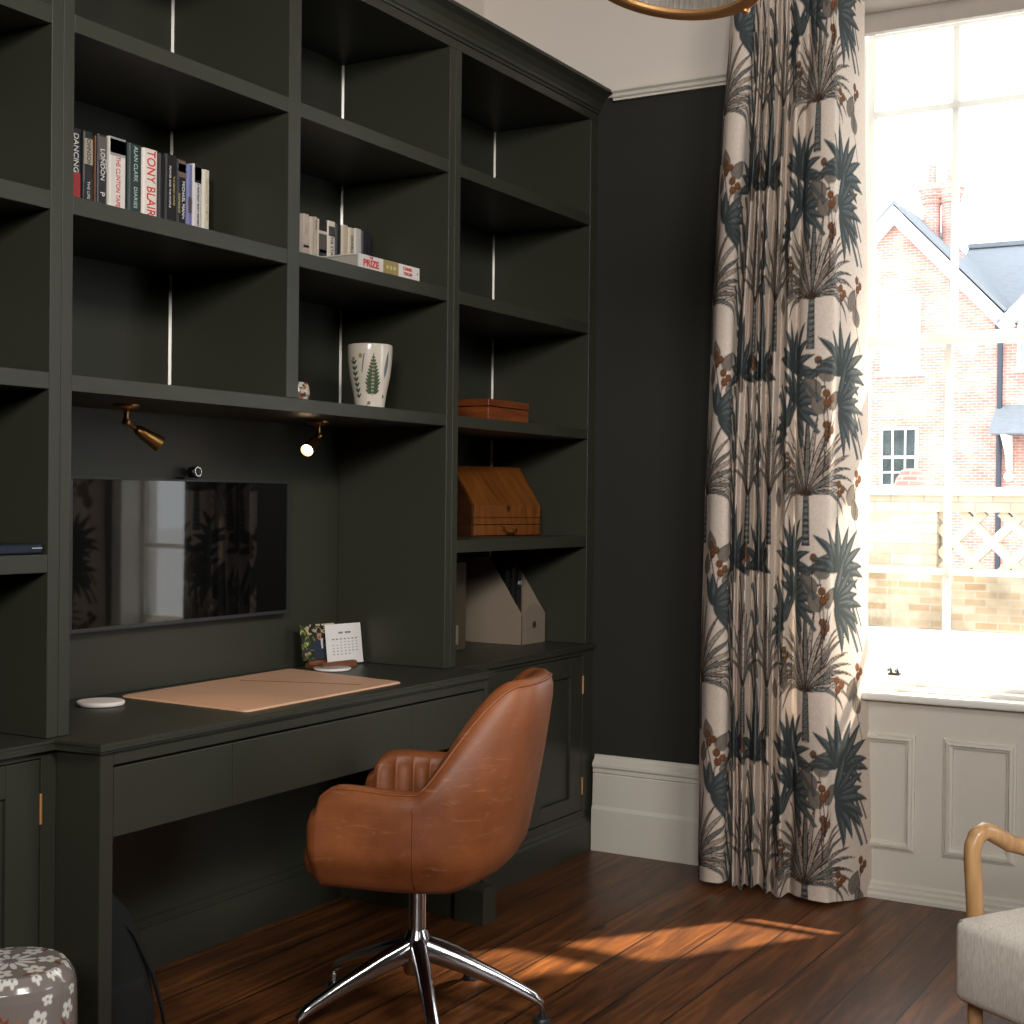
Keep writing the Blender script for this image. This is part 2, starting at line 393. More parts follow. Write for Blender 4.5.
skirt = [(0, 0), (.034, 0), (.034, .150), (.026, .163), (.022, .275), (.020, .278), (.024, .283), (.024, .296), (.030, .303), (.030, .312), (.022, .322), (.012, .331), (.010, .344), (0, .344)]
profile_strip('baseboard_right', skirt, WHITE, WY1+.06, YC-.002)
profile_strip('baseboard_corner', skirt, WHITE, -3.1, WY0-.06)
rail = [(0, 2.7), (.022, 2.70), (.022, 2.707), (.030, 2.712), (.030, 2.720), (.024, 2.724), (.036, 2.730), (.036, 2.738), (0, 2.742)]
for i, (a, b) in enumerate(((WY1+.06, 2.30), (-3.1, WY0-.06))): profile_strip('trim_%d' % (i+1), rail, WHITE, a, b)

# ------------------------------------------------------------------ window (sash) with panelled apron
win = bpy.data.objects.new('window_1', None); COL.objects.link(win); win.location = (W, 1.12, 0); struct(win)
lin = B()
for y0, y1 in ((WY0-.02, WY0+.035), (WY1-.02, WY1+.02)): lin.box(W-.06, W+.16, y0, y1, .60, 2.90)
lin.make('jamb_lining', WHITES, win)
for s_, (y0, y1) in enumerate(((WY0-.10, WY0+.02), (WY1-.005, WY1+.085))): box('architrave', WHITE, (W-.03, W-.001, y0, y1, .0, 2.95), win, bev=.006)
box('head_board', TAUPE, (W+.055, W+.085, WY0, WY1, 2.825, 2.905), win)
box('head_soffit', TAUPE, (W-.10, W+.09, WY0-.05, WY1+.05, 2.888, 2.93), win)
def sash(name, x, z0, z1, bars, rail_b, rail_t, ya=.802, yb=1.412):
    f = B(); st = .024
    f.box(x, x+.04, ya, ya+st, z0, z1); f.box(x, x+.04, yb-st, yb, z0, z1)
    f.box(x, x+.04, ya+st, yb-st, z0, z0+rail_b, bev=.004); f.box(x, x+.04, ya+st, yb-st, z1-rail_t, z1, bev=.004)
    zs = [z0+rail_b]+[q for z in bars for q in (z-.010, z+.010)]+[z1-rail_t]
    for i in range(0, len(zs), 2): f.box(x+.006, x+.034, 1.1135, 1.1335, zs[i], zs[i+1])
    for z in bars: f.box(x+.006, x+.034, ya+st, yb-st, z-.010, z+.010)
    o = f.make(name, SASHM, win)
    B().box(x+.018, x+.022, ya+.01, yb-.01, z0+.02, z1-.01).make('pane', GLASS, o)
    return o
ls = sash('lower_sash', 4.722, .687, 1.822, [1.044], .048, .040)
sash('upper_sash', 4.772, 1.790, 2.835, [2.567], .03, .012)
l = B(); l.box(4.700, 4.722, 1.262, 1.300, .700, .708, bev=.002); l.tube([(4.712, 1.27, .708), (4.700, 1.27, .722), (4.690, 1.272, .716)], .004); l.tube([(4.712, 1.292, .708), (4.700, 1.292, .724), (4.688, 1.296, .718)], .004)
l.make('sash_lift', BEZEL, ls)
box('sill', WHITES, (4.545, 4.74, WY0-.06, WY1+.06, .634, .660), win, bev=.008)
box('sill_step', WHITES, (4.61, 4.75, WY0, WY1, .659, .674), win, bev=.004)
box('sill_stop', WHITES, (4.665, 4.76, WY0, WY1, .673, .688), win, bev=.003)
ap = B().box(4.585, W-.001, WY0-.06, WY1+.06, .0, .634)
ap.make('apron', WHITE, win)
pm = B()
def pframe(y0, y1, z0, z1):
    w = .030
    pm.ring([(0, 4.586), (.001, 4.578), (.007, 4.576), (.010, 4.570), (.019, 4.568), (.023, 4.575), (.029, 4.577), (.030, 4.586)], y0, y1, z0, z1)
pframe(.8665, 1.0882, .155, .529); pframe(1.176, 1.40, .155, .529)
pm.make('panel_moulding', WHITE, win)
B().prism([(4.586, 0), (4.556, 0), (4.556, .012), (4.562, .020), (4.562, .030), (4.572, .036), (4.572, .044), (4.586, .052)], 'Y', WY0-.06, WY1+.06).make('apron_skirting', WHITE, win)

# ------------------------------------------------------------------ bookcases
def bookcase(name, label, x0, x1, lt, rt, shelves, zb, top, mids=(), loc=None, back_x=None, hidden_back_z=None):
    t = thing(name, label, 'bookcase', ((x0+x1)/2, YB, 0))
    box('side_panel', PAINT, (x0, x0+lt, YF, YB, zb, top), t, .0015)
    box('side_panel', PAINT, (x1-rt, x1, YF, YB, zb, top), t, .0015)
    box('back_panel', PAINT, (x0+lt, x1-rt, YB, YB+.018, zb, top), t, 0)
    xs = [x0+lt]+[v for m in mids for v in m[:2]]+[x1-rt]
    for m in mids: box('partition', PAINT, (m[0], m[1], YF, YB, m[2], top), t, .0015)
    for (z0, z1, full) in shelves:
        segs = [(xs[0], xs[-1])] if full else [(xs[i], xs[i+1]) for i in range(0, len(xs), 2)]
        for a, b in segs: box('shelf', PAINT, (a, b, YF+.0008, YB, z0, z1), t, .0015)
    box('top_panel', PAINT, (x0, x1, YF, YB, top, top+.028), t, .001)
    return t, xs
cen, _ = bookcase('bookcase', 'wide middle dark green bookcase with books, bridging over the desk', XG+.0004, XS-.0004, XB_-XG, XS-XC, [(SH[0][0], SH[0][1], 0), (SH[1][0], SH[1][1], 0), (SH[2][0], SH[2][1], 1)], ZT+.001, ZTOP, mids=[(XM1, XM2, SH[2][1])])
rgt, _ = bookcase('bookcase', 'narrow dark green bookcase in the corner beside the plain wall, holding wooden boxes', XS+.0004, W-.002, XD-XS, W-.002-XE, [(a, b, 1) for a, b in SH+[S4]], ZT+.001, ZTOP)
lft, _ = bookcase('bookcase', 'dark green bookcase cut off by the left picture edge', 1.16, XG-.0004, .031, XG-XA, [(a, b, 1) for a, b in SH+[S4]], ZT+.001, ZTOP)
# vertical silvery strips in the right rear corner of each bay
def strips(t, xr, zs):
    for z0, z1 in zs:
        B().prism([(xr-.0005, YB-.006), (xr-.0005, YB-.0005), (xr-.006, YB-.0005)], 'Z', z0+.001, z1-.001).make('light_strip', STRIPM, t)
bays = [(SH[0][1], ZTOP), (SH[1][1], SH[0][0]), (SH[2][1], SH[1][0])]
strips(cen, XM1, bays); strips(cen, XC, bays)
strips(rgt, XE, bays+[(S4[1], SH[2][0]), (ZT+.002, S4[0])])
strips(lft, XA, bays+[(S4[1], SH[2][0])])
# cornice: moulded run across all three bookcases
cp = [(YB+.018, ZTOP+.0285), (YF-.004, ZTOP+.0285), (YF-.006, ZTOP+.036), (YF-.011, ZTOP+.040), (YF-.013, ZTOP+.050), (YF-.020, ZTOP+.066), (YF-.036, ZTOP+.084), (YF-.052, ZTOP+.094), (YF-.057, ZTOP+.097), (YF-.057, ZTOP+.1075), (YB+.018, ZTOP+.1075)]
co = B().prism(cp, 'X', 1.10, W-.002).make('bookcase_cornice', PAINT)
tag(co, 'dark green moulded cornice running along the top of the bookcases', 'cornice')

# worktop: one continuous top, deeper over the desk
wt = B()
wt.prism([(1.10, YB+.02), (1.10, YC), (2.1326, YC), (2.1326, YD), (3.731, YD), (3.731, YC), (W-.002, YC), (W-.002, YB+.02)], 'Z', ZTB, ZT)
bmesh.ops.bevel(wt.bm, geom=[e for e in wt.bm.edges if abs(e.verts[0].co.z-e.verts[1].co.z) < 1e-5 and min(v.co.y for v in e.verts) < YC+.01 and max(v.co.y for v in e.verts) < YC+.01], offset=.006, segments=3, affect='EDGES')
tag(wt.make('worktop', PAINT, smooth=40), 'dark green continuous worktop stepping forward over the desk', 'worktop')

# desk carcass
dk = thing('built_in_desk', 'dark green built-in desk with three flush drawers below the worktop', 'desk', (2.93, 2.5, 0))
YDF = 2.236
z = ZTB-.001
box('side_panel', PAINT, (2.150, 2.187, YDF, 2.768, 0, z), dk)
sp2 = B().box(3.652, 3.716, YDF+.016, 2.768, 0, z, bev=.002); sp2.box(3.694, 3.716, YDF, YDF+.02, .10, z, bev=.002)
sp2.make('side_panel', PAINT, dk)
B().prism([(3.633, 0), (3.7085, 0), (3.7085, .098), (3.702, .107), (3.640, .107), (3.633, .098)], 'Y', 2.2, 2.30).make('plinth_block', PAINT, dk)
box('top_rail', PAINT, (2.187, 3.694, YDF, YDF+.03, .6945, z), dk)
box('drawer_carcass', DARKV, (2.190, 3.652, YDF+.024, 2.70, .546, .720), dk, 0)
for a, b in ((2.1905, 2.5635), (2.5660, 3.3075), (3.3100, 3.6915)):
    box('drawer', PAINT, (a, b, YDF+.003, YDF+.022, .541, .6885), dk, .0018)
box('back_panel', PAINT, (2.187, 3.652, 2.752, 2.768, 0, .70), dk, 0)
B().prism([(2.753, 0), (2.738, 0), (2.738, .118), (2.733, .121), (2.733, .126), (2.740, .130), (2.740, .136), (2.746, .140), (2.753, .142)], 'X', 2.188, 3.651).make('skirting_board', PAINT, dk)

# base cupboards
def cupboard(label, x0, x1, doors, xl, xr):
    t = thing('base_cupboard', label, 'cupboard', ((x0+x1)/2, YB, 0))
    yf = YC+.013
    box('carcass', PAINT, (x0, x1, yf+.022, 2.768, 0, ZTB-.001), t, 0)
    fr = B(); fr.box(x0, x1, yf, yf+.022, .709, ZTB-.001, bev=.001); fr.box(x0, x1, yf, yf+.022, .11, .150, bev=.001)
    xs = [x0]+[v for d in doors for v in (d[0]-.003, d[1]+.003)]+[x1]
    for i in range(0, len(xs), 2):
        if xs[i+1]-xs[i] > .002: fr.box(xs[i], xs[i+1], yf, yf+.022, .15, .709, bev=.001)
    fr.make('face_frame', PAINT, t)
    for a, b, hs in doors:
        d = B(); s = .088
        d.box(a, b, yf+.010, yf+.021, .153, .706)
        for q in ((a, a+s, .153, .706), (b-s, b, .153, .706), (a+s, b-s, .153, .153+.056), (a+s, b-s, .706-.068, .706)): d.box(q[0], q[1], yf+.001, yf+.011, q[2], q[3], bev=.0015)
        do = d.make('door', PAINT, t)
        hx = b+.001 if hs > 0 else a-.001
        for z0, z1 in ((.570, .634), (.208, .270)):
            B().lathe([(.0038, 0), (.0038, z1-z0)], (hx, yf-.0015, z0), 10).make('hinge', BRASSL, do, 40)
    B().prism([(yf+.02, 0), (YC+.001, 0), (YC+.001, .0965), (YC+.006, .105), (YC+.006, .112), (YC+.0125, .122), (yf+.02, .122)], 'X', x0, x1).make('plinth', PAINT, t)
cupboard('dark green base cupboard between the desk and the corner, with brass hinges', 3.718, W-.003, [(3.79, 4.185, -1), (4.188, 4.578, 1)], 0, 0)
cupboard('dark green base cupboard left of the desk, cut off by the picture edge', 1.13, 2.1480, [(1.20, 1.64, -1), (1.646, 2.105, 1)], 0, 0)

# ------------------------------------------------------------------ books
def rotM(loc, rx=0, ry=0, rz=0):
    return Matrix.Translation(loc) @ Matrix.Rotation(rz, 4, 'Z') @ Matrix.Rotation(ry, 4, 'Y') @ Matrix.Rotation(rx, 4, 'X')
def spineM(x, y, z, down=True):
    """lettering plane on a spine facing -Y, reading top to bottom"""
    return Matrix.Translation((x, y, z)) @ Matrix.Rotation(PI/2, 4, 'Z') @ Matrix.Identity(4) if False else Matrix(((0, 1, 0, x), (0, 0, -1, y), (-1, 0, 0, z), (0, 0, 0, 1)))
mats = {}
def cm(c, rough=.45):
    k = (tuple(c), rough)
    if k not in mats: mats[k] = mat('book_cover', c, rough=rough, var=.08, scale=20)
    return mats[k]
def book(x0, x1, yf, yb, z0, z1, col, label, group, bands=(), texts=(), hid=.26):
    t = thing('book', label, 'book', ((x0+x1)/2, (yf+yb)/2, z0), group)
    th = .0025; g = .0005
    c = B(); r = min(.006, (x1-x0)*.3)
    c.prism([(x0+g, yb), (x0+g, yf+r), (x0+g+r*.4, yf+r*.3), (x0+g+r, yf), (x1-g-r, yf), (x1-g-r*.4, yf+r*.3), (x1-g, yf+r), (x1-g, yb), (x1-g-th, yb), (x1-g-th, yf+.008), (x0+g+th, yf+.008), (x0+g+th, yb)], 'Z', z0, z1)
    co = c.make('cover', cm(col), t)
    B().box(x0+g+th, x1-g-th, yf+.008, yb-.004, z0+.004, z1-.004).make('pages', PAPER, t)
    w = x1-x0
    for (f0, f1, bc) in bands:       # coloured panels of the jacket
        h = z1-z0; f0 = hid+(1-hid)*f0 if f0 > 0 else 0; f1 = hid+(1-hid)*f1
        B().box(x0+g+r*.7, x1-g-r*.7, yf-.0004, yf+.002, z0+h*f0, z0+h*f1).make('jacket_panel', cm(bc), t)
    for (s, f, size, m, off, sx) in texts:
        text_mesh(s, size, m, t, spineM((x0+x1)/2+off, yf-.0006, z0+(z1-z0)*(hid+(1-hid)*f)), 'spine_lettering', sx=sx, maxlen=2*min(f+.06, 1-f)*(1-hid)*(z1-z0)*.97)
    return t
k = 2.58/2.41; zb = SH[1][1]
bx = [(2.212, 2.248), (2.250, 2.283), (2.285, 2.2895), (2.291, 2.3235), (2.327, 2.3815), (2.387, 2.430), (2.432, 2.4815), (2.483, 2.505), (2.507, 2.5435), (2.545, 2.577), (2.579, 2.5985), (2.600, 2.631), (2.633, 2.659)]
tops = [2.063, 2.063, 2.060, 2.066, 2.069, 2.067, 2.066, 2.064, 2.068, 2.064, 2.058, 2.064, 2.057]
TOPS = [1.26+(t-1.26)*k for t in tops]
spec = [
 ((.008, .008, .010), 'first black book from the left, white script title over a red foot', [(.0, .36, (.30, .02, .02))], [('DANCING', .64, .021, INKW, 0, .95), ('in Public Life', .64, .009, INKW, -.011, 1)]),
 ((.010, .010, .012), 'black book with cream title lettering and a shiny white edge stripe', [(.52, .90, (.38, .32, .24)), (.0, .25, (.012, .012, .02))], [('JOHNSON', .71, .017, INKB, 0, .85), ('THE LIFE', .14, .011, INKW, 0, 1)]),
 ((.16, .06, .02), 'thin orange-brown volume squeezed between two dark hardbacks', [], []),
 ((.014, .010, .014), 'dark plum book titled London in grey serif letters', [(.62, .97, (.11, .085, .075))], [('LONDON', .56, .019, INKW, 0, .9), ('Biography', .55, .008, INKW, .012, 1), ('P', .13, .020, INKW, 0, 1)]),
 ((.62, .58, .53), 'wide white hardback with a black and white portrait above red lettering', [(.73, 1.0, (.26, .26, .26)), (.77, .97, (.08, .08, .08))], [('THE CLINTON TAPES', .34, .019, RED, 0, .90)]),
 ((.008, .022, .021), 'dark green hardback with pale spaced capitals', [], [('ALAN CLARK', .70, .018, INKT, 0, .80), ('DIARIES', .20, .016, INKT, 0, .95)]),
 ((.66, .60, .54), 'white hardback with the largest bold red lettering', [], [('TONY BLAIR', .48, .041, RED, 0, .90)]),
 ((.006, .006, .007), 'plain narrow black book right of the white one with big red letters', [], []),
 ((.007, .007, .008), 'black book with a small line of white capitals', [(.0, 1.0, (.012, .011, .011))], [('POWER AND THE PEOPLE', .50, .009, INKW, -.006, 1), ('THE SECRET DIARIES', .45, .008, INKG, .008, 1)]),
 ((.010, .010, .012), 'black book with a face at the top of its spine', [(.72, .98, (.15, .10, .075)), (.80, .93, (.24, .15, .11))], [('MICHAEL MANN', .36, .013, INKW, .004, 1), ('PARTNERSHIP', .3, .008, INKG, -.011, 1)]),
 ((.14, .15, .32), 'narrow lilac blue book near the right end of the hardbacks', [(.20, .46, (.08, .06, .05))], []),
 ((.56, .53, .52), 'white book with a small colour portrait on black at its head', [(.70, 1.0, (.012, .010, .012)), (.74, .95, (.16, .07, .05))], [('A PORTRAIT FROM MEMORY', .35, .0085, INKB, 0, 1)]),
 ((.60, .56, .46), 'cream book standing at the right end of its row', [], [('INNOCENT OR TWENTY', .5, .0095, INKG, 0, 1)]),
]
for (a, b), tz, (c, lb, bd, tx) in zip(bx, TOPS, spec):
    book(a*k, b*k, 2.58, YB-.002, zb+.0008, tz, c, lb, 'hardbacks standing on the upper middle shelf', bd, tx)
# a white face-stripe for the second book
k2 = 2.62/2.43
cx = [(3.005, 3.0435), (3.044, 3.0735), (3.0745, 3.0935), (3.0945, 3.1085), (3.110, 3.152), (3.153, 3.188), (3.190, 3.2155), (3.217, 3.2475), (3.2485, 3.2765), (3.2775, 3.3105), (3.312, 3.358)]
CR = (.50, .42, .34)
cs = [
 ((.50, .43, .36), 'cream paperback at the left end, half hidden by the bookcase upright', [], []),
 ((.54, .44, .38), 'pinkish cream paperback with a tiny dark emblem near its foot', [(.12, .24, (.44, .35, .30)), (.14, .19, (.06, .05, .05))], [('JOURNAL', .62, .008, INKG, 0, 1)]),
 ((.56, .48, .41), 'plain narrow cream paperback left of the tan one', [], []),
 ((.46, .38, .28), 'narrow tan paperback left of the one showing a head', [(.66, .92, (.30, .23, .16))], []),
 ((.54, .48, .42), 'white paperback showing a head in profile under a black block', [(.70, 1.0, (.01, .01, .01)), (.12, .62, (.09, .075, .065)), (.02, .20, (.03, .035, .045))], []),
 ((.60, .54, .46), 'white paperback with bold black lettering', [(.60, .86, (.05, .045, .04))], [('THE STAR', .33, .017, INKB, .0, 1)]),
 ((.010, .010, .010), 'thin black paperback between pale ones', [], []),
 ((.44, .37, .30), 'beige paperback with grey title, right of the thin black one', [], [('A SHORT HISTORY', .5, .010, INKG, 0, 1)]),
 ((.47, .40, .31), 'beige paperback with a dark title, second of the beige ones', [], [('ORWELL', .55, .014, TANCARD, 0, 1)]),
 ((.46, .42, .38), 'greyish paperback, last pale one in its row', [], [('COLLECTED', .55, .011, GREYC, 0, 1)]),
 ((.008, .009, .014), 'dark navy paperback at the right end of the row', [], [('PAPERS', .5, .010, NAVY, 0, 1)]),
]
for i, ((a, b), (c, lb, bd, tx)) in enumerate(zip(cx, cs)):
    book(a*k2, b*k2, 2.62, YB-.002, zb+.0008, 2.0826+(.002 if i % 2 else -.001), c, lb, 'paperbacks on the shelf right of the hardbacks', bd, tx, hid=.38)
# lying thick book at the shelf edge
t = thing('book', 'thick white book lying flat at the shelf edge with red and gold spine', 'book', (3.38, 2.47, zb))
zz0, zz1 = zb+.0008, zb+.040
cv = B(); x0, x1 = 3.228, 3.53
cv.box(x0, x1, 2.383, 2.56, zz0, zz0+.003); cv.box(x0, x1, 2.383, 2.56, zz1-.003, zz1); cv.box(x0, x1, 2.380, 2.386, zz0, zz1, bev=.001)
cv.make('cover', cm((.64, .60, .56)), t)
B().box(x0+.004, x1-.004, 2.387, 2.555, zz0+.003, zz1-.003).make('pages', mat('pages_edge', (.42, .38, .32), rough=.9, var=.15, scale=3, stretch=(1, 1, 300)), t)
B().box(3.345, 3.420, 2.3793, 2.384, zz0+.001, zz1-.001).make('gold_panel', cm((.30, .22, .07)), t)
hor = lambda x, zc: Matrix(((1, 0, 0, x), (0, 0, -1, 2.3791), (0, 1, 0, zc), (0, 0, 0, 1)))
text_mesh('PRIZE', .027, RED, t, hor(3.286, zz0+.016), 'spine_lettering', sx=1.12, bold=.0006)
text_mesh('THE', .010, RED, t, hor(3.286, zz0+.033), 'spine_lettering')
text_mesh('DANIEL', .014, RED, t, hor(3.468, zz0+.027), 'spine_lettering'); text_mesh('YERGIN', .013, RED, t, hor(3.468, zz0+.013), 'spine_lettering')
text_mesh('1', .010, INKB, t, hor(3.517, zz0+.02), 'spine_lettering')
gp = B()
for dx in (-.018, 0, .018): gp.lathe([(.001, 0), (.006, 0), (.006, .0006), (.001, .0006)], (0, 0, 0), 8, M=hor(3.382+dx, zz0+.02))
gp.make('gold_ornament', cm((.55, .45, .25)), t)

# ------------------------------------------------------------------ pots
def lathe_art(name, prof, c, n, nr, art, m, parent, uscale=1.0, squash=1.0):
    """dense surface of revolution coloured from a drawn pattern (u = angle*R, v = arc length)"""
    p = np.array(prof, float); d = np.r_[0, np.cumsum(np.linalg.norm(np.diff(p, axis=0), axis=1))]
    v = np.linspace(0, d[-1], nr); r = np.interp(v, d, p[:, 0]); zz = np.interp(v, d, p[:, 1])
    a = np.linspace(0, 2*PI, n, endpoint=False)
    A, V = np.meshgrid(a, v); Rr = np.repeat(r[:, None], n, 1); Z = np.repeat(zz[:, None], n, 1)
    P = np.stack([c[0]+Rr*np.cos(A), c[1]+Rr*np.sin(A), c[2]+Z], -1)
    return grid_mesh(name, P, art(A, V, Rr, Z), m, parent, wrap=True)
CER = vcol_mat('painted_glaze', rough=.18, spec=.5, coat=.3)
pc = (3.452, 2.50, SH[2][1]+.001)
fp = thing('fern_pot', 'cream ceramic pot painted with a green fern, on the middle shelf', 'pot', pc)
art = Art(.80, .22, .0012, (.62, .55, .47))
GR = (.045, .075, .045); GR2 = (.10, .13, .06); BR = (.16, .09, .03); YE = (.30, .24, .06)
def fern(u, v0, v1, hw, lean=0):
    n = 11
    art.stroke([(u+lean*t, v0+(v1-v0)*t) for t in np.linspace(0, 1, 8)], .003, BR)
    for i in range(n):
        t = i/n; y = v0+(v1-v0)*(.08+.9*t); w = hw*(1-t)**.8*(1 if i > 1 else .8); x = u+lean*t
        for sgn in (-1, 1):
            art.leaf(arc((x, y), sgn*(1.45-.35*t), w, -sgn*.55, 8), .0055*(1-.5*t)+.001, GR)
            art.leaf(arc((x, y+.001), sgn*(1.45-.35*t), w*.8, -sgn*.55, 8), .002, GR2, .7)
def sprig(u, v0, v1, lean, c):
    art.stroke([(u+lean*t, v0+(v1-v0)*t) for t in np.linspace(0, 1, 6)], .003, GR)
    for i in range(7):
        t = i/7; x = u+lean*t; y = v0+(v1-v0)*t
        for s_ in (-1, 1): art.leaf(arc((x, y), s_*.7, .018, .2*s_, 6), .0035, GR)
    art.ell((u+lean, v1), .007, .006, c)
UC = .40   # u of the side facing the room camera
fern(UC+.010, .040, .165, .036, .0)
sprig(UC-.048, .035, .15, -.008, YE); art.stroke([(UC-.026, .110), (UC-.018, .165)], .003, GR); art.ell((UC-.030, .158), .006, .007, YE)
art.leaf(arc((UC+.052, .095), .1, .08, .05, 10), .007, (.12, .14, .15)); art.stroke(arc((UC+.052, .09), .1, .08, .05, 6), .0015, GR)
art.stroke([(UC-.03, .004), (UC-.005, .018)], .002, GR); art.ell((UC-.004, .02), .007, .006, BR)
art.ell((UC+.06, .04), .005, .006, BR)
for q in (.22, .585): fern(q, .03, .16, .036, .004)
phi0 = math.atan2(-pc[1], -pc[0])  # facing the room
def fpa(A, V, Rr, Z):
    ang = (A-phi0+PI) % (2*PI)-PI
    return art.sample(.40+ang*.066*1.0, np.where(V < .19, V, .19))
def fpa2(A, V, Rr, Z):
    c = fpa(A, V-.040, Rr, Z); inner = V > .235
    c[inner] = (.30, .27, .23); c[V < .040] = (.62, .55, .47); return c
prof = [(x*.575, y) for x, y in [(.0, .0), (.068, .0), (.075, .006), (.086, .05), (.104, .10), (.112, .14), (.1149, .175), (.1149, .190), (.110, .193), (.105, .188), (.100, .13), (.085, .06), (.0, .03)]]
lathe_art('fern_pot_body', prof, pc, 260, 260, fpa2, CER, fp).name = 'pot_body'
pc2 = (3.110, 2.50, SH[2][1]+.001)
sp_ = thing('small_painted_pot', 'tiny multicoloured painted pot half hidden behind the bookcase upright', 'pot', pc2)
rs = np.random.RandomState(3); dots = [(rs.uniform(0, 2*PI), rs.uniform(.03, .10), rs.uniform(.004, .010), [(.35, .10, .04), (.05, .12, .16), (.55, .45, .28), (.10, .03, .03), (.60, .56, .46)][rs.randint(5)]) for _ in range(330)]
def spa(A, V, Rr, Z):
    C = np.zeros(A.shape+(3,)); C[:] = (.42, .33, .20)
    for a, v, r, c in dots:
        d = np.hypot(((A-a+PI) % (2*PI)-PI)*.036, V-v); C[d < r] = c
    return C
lathe_art('pot_body', [(0, 0), (.028, 0), (.034, .012), (.037, .03), (.034, .048), (.030, .056), (.027, .057), (.025, .05), (0, .02)], pc2, 90, 90, spa, CER, sp_)

# ------------------------------------------------------------------ boxes and files on the right bookcase
fb = thing('wooden_box', 'flat red-brown wooden box lying on the middle shelf', 'box', (4.20, 2.57, SH[2][1]))
z0 = SH[2][1]+.001
box('box_base', MAHOG, (4.063, 4.332, 2.46, 2.67, z0, z0+.050), fb, .002); box('box_lid', MAHOG, (4.061, 4.334, 2.458, 2.672, z0+.052, z0+.0755), fb, .003)
# slope-front stationery box
A0 = Vector((4.165, 2.585, S4[1]+.001)); ang = math.atan2(2.505-2.585, 4.510-4.165); wbx = .353
MX = Matrix.Translation(A0) @ Matrix.Rotation(ang, 4, 'Z')
sb = thing('stationery_box', 'orange-brown wooden stationery box with sloping double lid and brass drawer handle', 'box', A0)
def Bx(x0, x1, y0, y1, za, zb_, m, n, par, bev=.0015): return B().box(x0, x1, y0, y1, za, zb_, bev=bev, M=MX).make(n, m, par)
dpt = .155
B().prism([(.004, .062), (.004, .106), (.105, .238), (dpt, .238), (dpt, .062)], 'X', .004, wbx-.004, M=MX).make('case', OAKDARK, sb)
B().prism([(.0, .0), (.0, .104), (.103, .240), (dpt, .240), (dpt, 0)], 'X', 0, .010, M=MX).make('side_panel', OAKDARK, sb)
B().prism([(.0, .0), (.0, .104), (.103, .240), (dpt, .240), (dpt, 0)], 'X', wbx-.010, wbx, M=MX).make('side_panel', OAKDARK, sb)
for a, b in ((.010, wbx/2-.0015), (wbx/2+.0015, wbx-.010)):
    B().prism([(-.004, .064), (-.004, .106), (.1005, .243), (.1065, .238), (.006, .102), (.004, .064)], 'X', a, b, M=MX).make('lid', OAKORANGE, sb)
    d = B().box(a, b, -.0045, .003, .040, .062, bev=.0015, M=MX).make('front_rail', OAKORANGE, sb)
dr = Bx(.010, wbx-.010, -.005, .10, .002, .038, OAKORANGE, 'drawer', sb)
hb = B(); cxh = wbx/2+.005
hb.tube([MX @ Vector(p) for p in ((cxh-.03, -.008, .026), (cxh-.03, -.016, .020), (cxh-.018, -.018, .010), (cxh+.018, -.018, .010), (cxh+.03, -.016, .020), (cxh+.03, -.008, .026))], .0028, 8)
hb.lathe([(.007, 0), (.007, .004)], (0, 0, 0), 10, M=MX @ Matrix.Translation((cxh-.03, -.005, .026)) @ Matrix.Rotation(PI/2, 4, 'X'))
hb.lathe([(.007, 0), (.007, .004)], (0, 0, 0), 10, M=MX @ Matrix.Translation((cxh+.03, -.005, .026)) @ Matrix.Rotation(PI/2, 4, 'X'))
hb.make('drawer_handle', BRASS, dr, 40)
Bx(wbx/2-.008, wbx/2+.008, -.0065, -.003, .088, .104, BRASS, 'lock_plate', sb, 0)
# magazine file
zf = ZT+.001; X0, X1, Y0, Y1 = 4.425, 4.593, 2.530, 2.768
mf = thing('magazine_file', 'beige card magazine file holding black brochures, on the right worktop', 'magazine file', ((X0+X1)/2, 2.65, zf))
side = [(Y0, 0), (Y0, .106), (2.664, .303), (Y1, .303), (Y1, 0)]
th = .0025
for n, xx in (('side_panel', X0), ('side_panel', X1-th)): B().prism([(y, zf+q) for y, q in side], 'X', xx, xx+th).make(n, BEIGEB, mf)
box('back_panel', BEIGEB, (X0+th, X1-th, Y1-th, Y1, zf, zf+.303), mf, 0); box('bottom_panel', BEIGEB, (X0+th, X1-th, Y0, Y1-th, zf, zf+th), mf, 0)
fr = [(X0, 0), (X0, .106)]; 
for i in range(13):
    t_ = i/12; fr.append((X0+.004+(X1-X0-.008)*t_, .106+.036*math.sin(PI*t_)**.8))
fr += [(X1, .106), (X1, 0)]
B().prism([(x, zf+q) for x, q in fr], 'Y', Y0-.0005, Y0+th).make('front_panel', BEIGEB, mf)
hM = Matrix.Translation(((X0+X1)/2, Y0-.001, zf+.068)) @ Matrix.Rotation(PI/2, 4, 'X')
B().lathe([(.009, -.0005), (.0135, -.0005), (.0135, .0025), (.009, .0025), (.009, -.0005)], (0, 0, 0), 24, M=hM, cap=False).make('finger_ring', CHROME, mf, 40)
B().lathe([(.0095, 0), (.0095, .0008)], (0, 0, 0), 20, M=hM).make('finger_hole', DARKV, mf)
